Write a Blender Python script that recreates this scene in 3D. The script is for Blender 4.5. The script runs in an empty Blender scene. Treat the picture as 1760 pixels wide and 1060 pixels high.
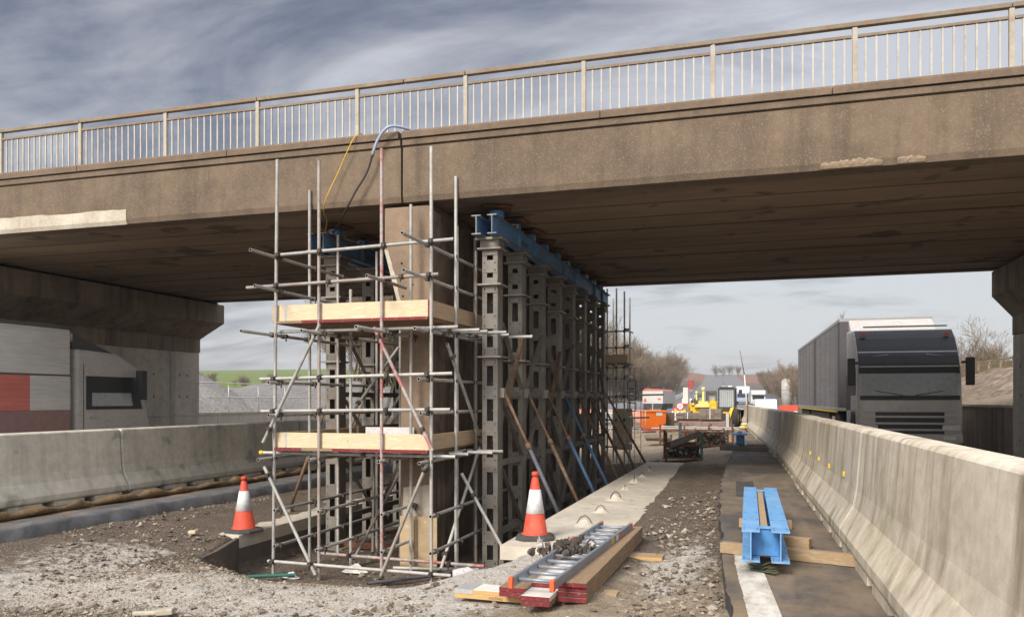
import bpy, bmesh, math, random
import numpy as np
from mathutils import Vector, Matrix, noise as mnoise
R = math.radians
rng = random.Random(11)
SC = bpy.context.scene
COL = SC.collection
# ------------------------------------------------------------------ camera
cam_d = bpy.data.cameras.new("camera"); cam = bpy.data.objects.new("camera", cam_d); COL.objects.link(cam)
cam.location = (0, 0, 1.65); cam.rotation_euler = (R(90), 0, R(16.85))
cam_d.sensor_width = 36; cam_d.lens = 28.37; cam_d.shift_y = 157/1760
cam_d.clip_start = .05; cam_d.clip_end = 4000
SC.camera = cam
# ------------------------------------------------------------------ view, sky, sun
SC.view_settings.view_transform = 'Standard'; SC.view_settings.look = 'None'
SC.view_settings.gamma = 1; SC.view_settings.exposure = 1.2
SUN_EL, SUN_AZ = R(38), R(198)          # azimuth clockwise from +Y: behind and left of the camera
W = bpy.data.worlds.new("World"); SC.world = W; W.use_nodes = True
def build_world():
    nt = W.node_tree; N = nt.nodes; L = nt.links; N.clear()
    out = N.new('ShaderNodeOutputWorld'); bg = N.new('ShaderNodeBackground'); L.new(bg.outputs[0], out.inputs[0])
    bg.inputs[1].default_value = .1
    sky = N.new('ShaderNodeTexSky'); sky.sky_type = 'NISHITA'; sky.sun_disc = False
    sky.sun_elevation = SUN_EL; sky.sun_rotation = SUN_AZ; sky.air_density = 1.2; sky.dust_density = 2.0
    tc = N.new('ShaderNodeTexCoord'); sp = N.new('ShaderNodeSeparateXYZ'); L.new(tc.outputs['Generated'], sp.inputs[0])
    def M(op, a, b=None, clamp=False):
        n = N.new('ShaderNodeMath'); n.operation = op; n.use_clamp = clamp
        for i, v in ((0, a), (1, b)):
            if v is None: continue
            if isinstance(v, (int, float)): n.inputs[i].default_value = v
            else: L.new(v, n.inputs[i])
        return n.outputs[0]
    x, y, z = sp.outputs
    zz = M('ADD', M('MAXIMUM', z, 0.0), .22)
    cb = N.new('ShaderNodeCombineXYZ')
    L.new(M('DIVIDE', x, zz), cb.inputs[0]); L.new(M('DIVIDE', y, zz), cb.inputs[1])
    mp = N.new('ShaderNodeMapping'); mp.inputs['Rotation'].default_value = (0, 0, R(-24)); mp.inputs['Scale'].default_value = (.55, 1.35, 1)
    mp.inputs['Location'].default_value = (3.1, 1.7, 0)
    L.new(cb.outputs[0], mp.inputs[0])
    def noise(scale, det, rough, dist):
        n = N.new('ShaderNodeTexNoise'); n.inputs['Scale'].default_value = scale; n.inputs['Detail'].default_value = det
        n.inputs['Roughness'].default_value = rough; n.inputs['Distortion'].default_value = dist; L.new(mp.outputs[0], n.inputs['Vector'])
        return n.outputs[0]
    n1 = noise(1.35, 10, .58, .8); n2 = noise(4.6, 9, .62, .6)
    # overcast: slate streaks and paler veils, paler towards the right of the road and low down
    side = M('ADD', M('MULTIPLY', x, .62), 1.0)
    low = M('MULTIPLY', M('SUBTRACT', .25, z), .7)
    dens = M('MULTIPLY', 1.0/1.45, M('ADD', M('ADD', M('MULTIPLY', M('SUBTRACT', n1, .5), 3.3), M('MULTIPLY', M('SUBTRACT', n2, .15), 1.1)), M('ADD', side, low)))
    r1 = N.new('ShaderNodeValToRGB'); e = r1.color_ramp.elements
    for p, c in ((.62/1.45, (.86, .92, 1.16)), (.84/1.45, (1.42, 1.45, 1.66)), (1.08/1.45, (2.05, 2.04, 2.2))): e.new(p).color = (*c, 1)
    e[0].position = .40/1.45; e[0].color = (.52, .58, .80, 1); e[-1].position = 1.40/1.45; e[-1].color = (2.9, 2.92, 3.05, 1)
    L.new(dens, r1.inputs[0])
    mix = N.new('ShaderNodeMixRGB'); mix.inputs[0].default_value = .88; L.new(sky.outputs[0], mix.inputs[1]); L.new(r1.outputs[0], mix.inputs[2])
    # overcast sky raised overhead and round the veiled sun, out of view, as fill
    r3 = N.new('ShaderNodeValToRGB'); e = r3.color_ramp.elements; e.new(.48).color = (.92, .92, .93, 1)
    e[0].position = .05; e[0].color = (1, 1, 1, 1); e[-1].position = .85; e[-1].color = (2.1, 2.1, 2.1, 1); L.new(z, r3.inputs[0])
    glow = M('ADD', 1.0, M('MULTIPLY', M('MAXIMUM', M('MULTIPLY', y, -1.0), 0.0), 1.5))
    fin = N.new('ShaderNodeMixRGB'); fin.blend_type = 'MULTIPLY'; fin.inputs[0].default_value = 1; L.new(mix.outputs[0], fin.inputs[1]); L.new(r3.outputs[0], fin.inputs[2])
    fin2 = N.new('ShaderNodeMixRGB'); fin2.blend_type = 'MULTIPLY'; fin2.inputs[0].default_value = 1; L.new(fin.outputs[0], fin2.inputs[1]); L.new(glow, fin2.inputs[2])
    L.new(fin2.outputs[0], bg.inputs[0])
build_world()
sl = bpy.data.lights.new("sun", 'SUN'); sun = bpy.data.objects.new("sun", sl); COL.objects.link(sun)
sl.energy = 1.9; sl.angle = R(20); sl.color = (1, .95, .87)
sd = Vector((math.sin(SUN_AZ)*math.cos(SUN_EL), math.cos(SUN_AZ)*math.cos(SUN_EL), math.sin(SUN_EL)))
sun.rotation_euler = sd.to_track_quat('Z', 'Y').to_euler()

# ------------------------------------------------------------------ materials
def lin(c):
    return tuple(((v/255)/12.92 if v <= 10 else (((v/255)+.055)/1.055)**2.4) for v in c)
MATS = {}
def mat(name, c1, c2=None, scale=6, c3=None, rough=.8, metal=0, bump=0, bscale=60, stretch=(1, 1, 1), detail=6, pos=(.35, .65),
        speck=None, streak=None, rnd=0, coord='pos', spec=.35, cell=None):
    """layered procedural surface: patchy noise between c1, c2 (and c3), optional fine specks, vertical streaks, cell mottling"""
    m = bpy.data.materials.new(name); m.use_nodes = True; MATS[name] = m
    nt = m.node_tree; N = nt.nodes; L = nt.links; bs = N['Principled BSDF']
    bs.inputs['Roughness'].default_value = rough; bs.inputs['Metallic'].default_value = metal
    bs.inputs['Specular IOR Level'].default_value = spec
    if coord == 'pos': src = N.new('ShaderNodeNewGeometry').outputs['Position']
    else: src = N.new('ShaderNodeTexCoord').outputs['Object']
    mp = N.new('ShaderNodeMapping'); mp.inputs['Scale'].default_value = stretch; L.new(src, mp.inputs[0])
    def noi(sc, de=detail, ro=.6, vec=None):
        n = N.new('ShaderNodeTexNoise'); n.inputs['Scale'].default_value = sc; n.inputs['Detail'].default_value = de
        n.inputs['Roughness'].default_value = ro; L.new(vec or mp.outputs[0], n.inputs['Vector']); return n.outputs[0]
    def ramp(f, stops):
        r = N.new('ShaderNodeValToRGB'); e = r.color_ramp.elements
        while len(e) < len(stops): e.new(.5)
        for el, (p, c) in zip(e, stops): el.position = p; el.color = (*c[:3], 1)
        L.new(f, r.inputs[0]); return r.outputs[0]
    def mix(f, a, b, mode='MIX'):
        n = N.new('ShaderNodeMixRGB'); n.blend_type = mode
        for i, v in ((0, f), (1, a), (2, b)):
            if isinstance(v, (int, float)): n.inputs[i].default_value = v
            elif isinstance(v, tuple): n.inputs[i].default_value = (*v[:3], 1)
            else: L.new(v, n.inputs[i])
        return n.outputs[0]
    if c2 is None: c2 = tuple(v*.82 for v in c1)
    stops = [(pos[0], c1), (pos[1], c2)] if c3 is None else [(pos[0], c1), (.5*(pos[0]+pos[1]), c2), (pos[1], c3)]
    col = ramp(noi(scale), stops)
    col = mix(.35, col, ramp(noi(scale*7.3, 4), [(.3, tuple(v*.55 for v in c1)), (.7, tuple(min(1, v*1.35) for v in c2))]))
    if streak:                                   # runs of dirt down a vertical face: (colour, strength, scale)
        mv = N.new('ShaderNodeMapping'); mv.inputs['Scale'].default_value = (1, 1, .07); L.new(src, mv.inputs[0])
        f = ramp(noi(streak[2], 5, .65, mv.outputs[0]), [(.48, (0, 0, 0)), (.72, (streak[1],)*3)])
        col = mix(f, col, streak[0])
    if speck:                                    # (colour, scale, threshold, strength)
        f = ramp(noi(speck[1], 2 if len(speck) < 5 else 7, .5 if len(speck) < 5 else .7, src), [(speck[2], (0, 0, 0)), (speck[2]+(.06 if len(speck) < 5 else speck[4]), (speck[3],)*3)])
        col = mix(f, col, speck[0])
    if cell:                                     # gravel-like cells: (scale, strength)
        v = N.new('ShaderNodeTexVoronoi'); v.inputs['Scale'].default_value = cell[0]; L.new(src, v.inputs['Vector'])
        hsv = N.new('ShaderNodeRGBToBW'); L.new(v.outputs['Color'], hsv.inputs[0])
        col = mix(cell[1], col, ramp(hsv.outputs[0], [(.2, (.25, .25, .25)), (.8, (1, 1, 1))]), 'OVERLAY')
    if rnd:
        oi = N.new('ShaderNodeObjectInfo')
        col = mix(1.0, col, ramp(oi.outputs['Random'], [(0, (1-rnd,)*3), (1, (1, 1, 1))]), 'MULTIPLY')
    L.new(col, bs.inputs['Base Color'])
    if bump:
        b = N.new('ShaderNodeBump'); b.inputs['Strength'].default_value = min(1, bump); b.inputs['Distance'].default_value = .01 if bump <= 1 else .01*bump
        if cell:
            L.new(v.outputs['Distance'], b.inputs['Height']); b.invert = True
        else: L.new(noi(bscale, 4, .6, src), b.inputs['Height'])
        L.new(b.outputs[0], bs.inputs['Normal'])
    return m
def plain(name, c, rough=.5, metal=0, spec=.4):
    return mat(name, c, tuple(v*.85 for v in c), scale=3, rough=rough, metal=metal, spec=spec)

M = MATS
mat('aggregate_concrete', (.198, .144, .098), (.148, .108, .074), 1.1, (.115, .086, .06), rough=.95, bump=.7, bscale=110, speck=((.34, .26, .175), 62, .60, .42), streak=((.085, .062, .044), .75, 2.4))
mat('coping_concrete', (.20, .14, .095), (.15, .105, .072), 1.6, (.12, .088, .064), rough=.95, bump=.5, bscale=90, speck=((.38, .29, .20), 80, .62, .6))
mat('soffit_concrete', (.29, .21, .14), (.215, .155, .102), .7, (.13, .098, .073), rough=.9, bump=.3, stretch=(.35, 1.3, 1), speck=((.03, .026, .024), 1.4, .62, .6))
mat('soffit_stain', (.12, .088, .06), (.075, .056, .04), 1.2, (.17, .125, .085), rough=1)
mat('soffit_joint', (.02, .016, .013), rough=1)
mat('mortar', (.56, .50, .405), (.46, .405, .32), 3, (.40, .34, .265), rough=.95, bump=.5, streak=((.30, .25, .19), .6, 4))
mat('spall', (.33, .25, .17), (.24, .175, .115), 14, rough=1, bump=1, bscale=40)
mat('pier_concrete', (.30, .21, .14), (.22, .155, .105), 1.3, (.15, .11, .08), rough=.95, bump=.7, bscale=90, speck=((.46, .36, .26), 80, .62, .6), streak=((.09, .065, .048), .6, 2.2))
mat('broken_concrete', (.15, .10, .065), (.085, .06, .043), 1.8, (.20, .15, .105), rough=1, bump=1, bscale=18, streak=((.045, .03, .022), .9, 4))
mat('wall_concrete', (.58, .52, .43), (.49, .435, .36), .9, (.40, .355, .30), rough=.85, bump=.2, bscale=30, streak=((.14, .125, .105), .5, 1.6))
mat('abutment_cap', (.33, .265, .195), (.24, .19, .14), 1.1, (.17, .14, .11), rough=.9, bump=.3, streak=((.05, .04, .03), .7, 2.5))
mat('dark_hole', (.015, .014, .013), rough=1)
mat('barrier_concrete', (.74, .66, .53), (.64, .56, .435), 1.4, (.53, .455, .345), rough=.85, bump=.25, bscale=45, streak=((.22, .16, .105), .85, 3.6), rnd=.2, speck=((.32, .285, .16), .8, .52, .7, .16))
mat('barrier_old', (.72, .665, .54), (.61, .56, .455), 1.1, (.50, .455, .37), rough=.88, bump=.25, bscale=45, streak=((.27, .25, .20), .55, 2.5), rnd=.14, speck=((.27, .26, .21), 2.2, .62, .6))
mat('pale_wall', (.45, .41, .36), (.37, .335, .29), 1.5, rough=.85, bump=.2, streak=((.22, .2, .17), .5, 2))
mat('slab_concrete', (.56, .50, .405), (.48, .425, .34), .9, (.40, .35, .275), rough=.9, bump=.3, bscale=30, speck=((.24, .2, .15), 5, .64, .5))
mat('pit_wall', (.15, .12, .094), (.10, .082, .066), 3, rough=.9, bump=.3)
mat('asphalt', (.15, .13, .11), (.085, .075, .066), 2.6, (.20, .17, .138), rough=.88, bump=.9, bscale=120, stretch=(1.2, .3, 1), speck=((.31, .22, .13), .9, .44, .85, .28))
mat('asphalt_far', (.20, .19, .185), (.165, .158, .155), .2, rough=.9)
mat('asphalt_edge', (.085, .08, .078), (.055, .052, .05), 5, (.12, .112, .105), rough=.95, bump=.8, bscale=45)
mat('road_paint', (.68, .65, .58), (.50, .465, .40), 7, (.22, .18, .13), rough=.85, pos=(.40, .66), bump=.6, stretch=(1, .6, 1))
mat('galv', (.56, .53, .48), (.44, .42, .38), 9, (.34, .325, .30), rough=.6, metal=.15, rnd=.28, bump=.1)
mat('galv_rust', (.40, .36, .32), (.30, .255, .22), 4, (.32, .12, .085), rough=.65, metal=.2, rnd=.2, pos=(.4, .74))
mat('red_tube', (.38, .10, .085), (.40, .36, .33), 3, (.33, .31, .285), rough=.6, metal=.1, pos=(.42, .58))
mat('coupler', (.15, .12, .095), (.075, .06, .05), 14, (.22, .19, .16), rough=.7, metal=.4, rnd=.4)
mat('tube_hole', (.03, .027, .025), rough=1)
mat('board_new', (.68, .54, .36), (.56, .43, .275), 3, (.73, .60, .42), rough=.75, stretch=(1.2, 6, 9), bump=.12, speck=((.30, .18, .085), 9, .69, .7))
mat('board_side', (.50, .36, .225), (.40, .28, .17), 3, rough=.8, stretch=(6, 1.2, 9), bump=.15)
mat('board_old', (.31, .21, .12), (.245, .165, .098), 3.5, (.37, .255, .15), rough=.85, stretch=(8, 1, 8), bump=.2, rnd=.2)
mat('board_grey', (.25, .21, .165), (.18, .148, .115), 3, (.32, .27, .22), rough=.9, stretch=(5, 1.5, 8), bump=.2, rnd=.3)
mat('board_pale', (.72, .67, .60), (.62, .565, .49), 3, (.76, .72, .66), rough=.75, stretch=(5, 1, 5), bump=.1)
mat('board_edge_orange', (.56, .35, .14), (.48, .29, .11), 4, rough=.75, stretch=(1, 1, 14))
mat('timber', (.45, .32, .19), (.36, .25, .145), 4, (.50, .37, .235), rough=.85, stretch=(1, 5, 7), bump=.15, rnd=.15)
mat('red_paint_end', (.21, .028, .032), (.15, .024, .028), 12, (.36, .22, .19), rough=.85, pos=(.40, .78), bump=.2, speck=((.30, .2, .17), 40, .62, .6))
mat('steel_prop', (.25, .225, .19), (.185, .167, .142), 2.2, (.14, .115, .092), rough=.65, metal=.1, bump=.1, rnd=.18, streak=((.15, .095, .055), .45, 5))
mat('steel_plate', (.29, .26, .215), (.22, .195, .165), 5, (.23, .24, .11), rough=.6, metal=.3, pos=(.4, .72))
mat('bolt', (.05, .045, .04), rough=.6, metal=.5)
mat('blue_beam', (.11, .245, .42), (.085, .19, .35), 4, (.21, .10, .055), rough=.55, pos=(.40, .68), bump=.08)
mat('blue_edge', (.42, .36, .29), (.22, .21, .2), 8, (.12, .17, .28), rough=.6)
mat('blue_light', (.16, .37, .64), (.13, .31, .55), 3, (.24, .42, .63), rough=.6, bump=.08, speck=((.26, .20, .15), 11, .61, .75))
mat('jack_blue', (.09, .29, .58), (.07, .22, .46), 5, rough=.35, spec=.5)
mat('rust', (.20, .075, .035), (.12, .05, .028), 5, (.26, .13, .07), rough=.9, bump=.3)
mat('dark_steel', (.06, .045, .035), (.04, .033, .028), 4, rough=.75, metal=.2)
mat('white_label', (.75, .73, .70), rough=.6)
mat('rake_brown', (.20, .115, .06), (.13, .08, .05), 6, (.27, .17, .10), rough=.8, rnd=.2)
mat('rake_blue', (.055, .145, .29), (.075, .11, .16), 5, (.05, .19, .38), rough=.6)
mat('rake_grey', (.075, .08, .11), (.11, .10, .10), 5, rough=.6)
mat('cone_orange', (.60, .075, .035), (.50, .06, .03), 5, (.64, .11, .06), speck=((.22, .10, .07), 16, .60, .6), rough=.6, spec=.4)
mat('cone_white', (.72, .71, .71), (.58, .565, .56), 4, (.76, .755, .75), rough=.5, speck=((.42, .38, .33), 15, .60, .6))
mat('rubber', (.045, .042, .04), (.075, .07, .064), 7, rough=.9, bump=.2)
mat('ladder_alu', (.30, .33, .37), (.23, .25, .285), 8, rough=.45, metal=.35)
mat('orange_cap', (.66, .13, .045), rough=.5)
mat('yellow', (.80, .52, .03), rough=.6)
mat('hessian', (.235, .15, .07), (.14, .088, .042), 9, (.29, .195, .10), rough=1, bump=1, bscale=70)
mat('kerb', (.155, .15, .145), (.115, .112, .11), 2.5, (.19, .19, .195), rough=.95, bump=.6, bscale=50, speck=((.14, .21, .36), 2.2, .69, .6))
mat('rail_rust', (.27, .215, .155), (.20, .155, .11), 3, (.25, .12, .055), rough=.85, pos=(.36, .7), bump=.25)
mat('baluster_paint', (.50, .46, .40), (.40, .36, .30), 4, (.28, .19, .12), rough=.75, pos=(.40, .78))
mat('rail_paint', (.43, .385, .31), (.34, .295, .23), 4, (.27, .15, .08), rough=.75, pos=(.40, .76), bump=.15)
mat('gravel_heap', (.235, .22, .20), (.18, .168, .155), .8, rough=1, bump=1, cell=(22, .45))
mat('olive_strap', (.14, .15, .07), (.09, .095, .05), 8, rough=.9)
mat('grass', (.14, .21, .03), (.09, .14, .03), .5, (.19, .23, .06), rough=1, bump=1, bscale=12)
mat('stone', (.36, .31, .25), (.27, .23, .185), 30, rough=.95)
mat('tree_bark', (.115, .085, .055), (.075, .055, .038), 3, rough=1)
mat('twigs', (.27, .20, .135), (.21, .155, .105), .15, (.27, .22, .125), rough=1, rnd=.35)
mat('white_paint', (.74, .73, .71), (.62, .61, .59), 2, rough=.5)
mat('faded_red', (.24, .10, .085), (.30, .22, .19), 6, (.19, .085, .075), rough=.85, stretch=(4, 1, 14))
mat('skip_orange', (.85, .20, .02), (.72, .155, .018), 2, rough=.55)
mat('cream_yellow', (.82, .66, .22), (.74, .58, .17), 3, rough=.5)
mat('machine_yellow', (.83, .48, .02), (.72, .39, .02), 3, rough=.5)
mat('glass_dark', (.03, .035, .04), rough=.12, spec=.6)
mat('glass_grey', (.44, .46, .46), (.34, .36, .36), 1.2, rough=.15, spec=.6)  # grey base colour stands in for reflections in the lorry glass
mat('tyre', (.025, .024, .023), (.045, .042, .038), 6, rough=.9)
mat('curtain_grey', (.235, .22, .215), (.20, .188, .185), .8, (.26, .245, .24), rough=.6, stretch=(.2, .2, 2))
mat('curtain_dark', (.10, .092, .092), rough=.6)
mat('cab_black', (.022, .022, .022), (.03, .03, .03), 2, rough=.5, spec=.5)
mat('cab_grey', (.50, .47, .43), (.44, .41, .375), 2, rough=.35, spec=.5)
mat('silver', (.45, .43, .41), rough=.4, metal=.3)
mat('trailer_white', (.58, .555, .51), (.50, .48, .44), 1, rough=.5, stretch=(.3, .3, 3))
mat('trailer_red', (.56, .17, .13), (.50, .145, .11), 1, rough=.5, stretch=(.3, .3, 3))
mat('trailer_dull', (.30, .18, .16), (.24, .15, .14), 1, rough=.6)
mat('chassis', (.05, .045, .045), (.07, .06, .06), 2, rough=.7)
mat('hivis', (.42, .48, .08), rough=.6)
mat('blue_car', (.06, .10, .22), rough=.3, spec=.5)
mat('grey_car', (.30, .31, .32), rough=.3, spec=.5)
mat('lorry_red', (.36, .06, .055), rough=.6)
mat('fence_orange', (.62, .20, .09), (.55, .25, .17), 2, rough=.7)
mat('hose_blue', (.36, .41, .54), (.30, .35, .47), 5, rough=.3)
mat('hose_black', (.05, .042, .035), rough=.5)
mat('cable_yellow', (.72, .44, .03), rough=.5)
mat('plywood', (.48, .36, .215), (.40, .29, .17), 2, rough=.8, stretch=(1, 1, 5), speck=((.6, .55, .47), 5, .60, .7))
mat('fence_wood', (.33, .25, .165), (.24, .18, .12), 2, rough=.9)
mat('bank_soil', (.215, .16, .115), (.16, .118, .083), .5, (.26, .20, .15), rough=1, bump=2, cell=(5, .5))
mat('rail_galv', (.50, .49, .47), (.42, .41, .39), 4, rough=.5, metal=.3)
mat('green_plastic', (.04, .16, .12), rough=.5)

# ground: soil, crushed stone and pale dust laid out by painted zones (vertex attributes) broken up by noise
def ground_mat():
    m = bpy.data.materials.new('site_ground'); m.use_nodes = True; MATS['site_ground'] = m
    nt = m.node_tree; N = nt.nodes; L = nt.links; bs = N['Principled BSDF']; bs.inputs['Roughness'].default_value = 1; bs.inputs['Specular IOR Level'].default_value = .15
    P = N.new('ShaderNodeNewGeometry').outputs['Position']
    def noi(sc, de=6, ro=.62):
        n = N.new('ShaderNodeTexNoise'); n.inputs['Scale'].default_value = sc; n.inputs['Detail'].default_value = de; n.inputs['Roughness'].default_value = ro
        L.new(P, n.inputs['Vector']); return n.outputs[0]
    def att(a):
        n = N.new('ShaderNodeAttribute'); n.attribute_name = a; return n.outputs['Fac']
    def mth(op, a, b, clamp=False):
        n = N.new('ShaderNodeMath'); n.operation = op; n.use_clamp = clamp
        for i, v in ((0, a), (1, b)):
            if isinstance(v, (int, float)): n.inputs[i].default_value = v
            else: L.new(v, n.inputs[i])
        return n.outputs[0]
    def ramp(f, stops):
        r = N.new('ShaderNodeValToRGB'); e = r.color_ramp.elements
        while len(e) < len(stops): e.new(.5)
        for el, (p, c) in zip(e, stops): el.position = p; el.color = (*c[:3], 1)
        L.new(f, r.inputs[0]); return r.outputs[0]
    def mix(f, a, b, mode='MIX'):
        n = N.new('ShaderNodeMixRGB'); n.blend_type = mode
        for i, v in ((0, f), (1, a), (2, b)):
            if isinstance(v, (int, float)): n.inputs[i].default_value = v
            elif isinstance(v, tuple): n.inputs[i].default_value = (*v[:3], 1)
            else: L.new(v, n.inputs[i])
        return n.outputs[0]
    soil = ramp(noi(2.2, 9), [(.3, (.058, .043, .031)), (.55, (.115, .085, .060)), (.72, (.185, .142, .103))])
    soil = mix(.5, soil, ramp(noi(26, 6), [(.35, (.045, .036, .03)), (.62, (.21, .165, .125))]))
    chips = ramp(noi(46, 3, .5), [(.56, (0, 0, 0)), (.63, (.75,)*3)])
    soil = mix(chips, soil, (.30, .25, .195))
    v = N.new('ShaderNodeTexVoronoi'); v.inputs['Scale'].default_value = 55; L.new(P, v.inputs['Vector'])
    bw = N.new('ShaderNodeRGBToBW'); L.new(v.outputs['Color'], bw.inputs[0])
    gravel = ramp(bw.outputs[0], [(.15, (.29, .255, .21)), (.5, (.46, .415, .355)), (.9, (.62, .575, .51))])
    gravel = mix(.45, gravel, ramp(noi(7, 7), [(.3, (.27, .235, .19)), (.7, (.60, .56, .50))]))
    tan = ramp(noi(3.5, 8), [(.3, (.19, .14, .088)), (.55, (.33, .26, .18)), (.75, (.44, .37, .28))])
    tan = mix(.4, tan, ramp(noi(30, 5), [(.35, (.13, .1, .065)), (.66, (.36, .3, .22))]))
    grassc = ramp(noi(.9, 6), [(.3, (.10, .14, .03)), (.6, (.16, .20, .045)), (.75, (.20, .19, .08))])
    fld = ramp(noi(.03, 4), [(.35, (.24, .13, .085)), (.65, (.20, .115, .08))])
    def thr(a, w=.9, sc=5.0):
        return ramp(mth('ADD', mth('MULTIPLY', att(a), 1.0), mth('MULTIPLY', mth('SUBTRACT', noi(sc, 8, .7), .5), w)), [(.40, (0, 0, 0)), (.60, (1, 1, 1))])
    c = mix(thr('tan'), soil, tan)
    c = mix(thr('light', 1.1, 6), c, gravel)
    c = mix(thr('grass', .4, .8), c, grassc)
    c = mix(thr('field', .1, .1), c, fld)
    L.new(c, bs.inputs['Base Color'])
    b = N.new('ShaderNodeBump'); b.inputs['Strength'].default_value = .9; b.inputs['Distance'].default_value = .02
    L.new(mth('ADD', noi(38, 7, .7), mth('MULTIPLY', v.outputs['Distance'], -.5)), b.inputs['Height']); L.new(b.outputs[0], bs.inputs['Normal'])
ground_mat()
def stone_mat(nm='stones', k=1.0):
    m = bpy.data.materials.new(nm); m.use_nodes = True; MATS[nm] = m
    nt = m.node_tree; N = nt.nodes; L = nt.links; bs = N['Principled BSDF']; bs.inputs['Roughness'].default_value = 1; bs.inputs['Specular IOR Level'].default_value = .15
    g = N.new('ShaderNodeNewGeometry'); r = N.new('ShaderNodeValToRGB'); e = r.color_ramp.elements
    for p, c in ((.25, (.16, .128, .095)), (.5, (.215, .172, .128)), (.75, (.275, .228, .172))): e.new(p).color = (*[v*k for v in c], 1)
    e[0].color = (.085*k, .066*k, .052*k, 1); e[-1].color = (.39*k, .34*k, .275*k, 1)
    L.new(g.outputs['Random Per Island'], r.inputs[0]); L.new(r.outputs[0], bs.inputs['Base Color'])
stone_mat(); stone_mat('pale_stones', 1.4)

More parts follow.
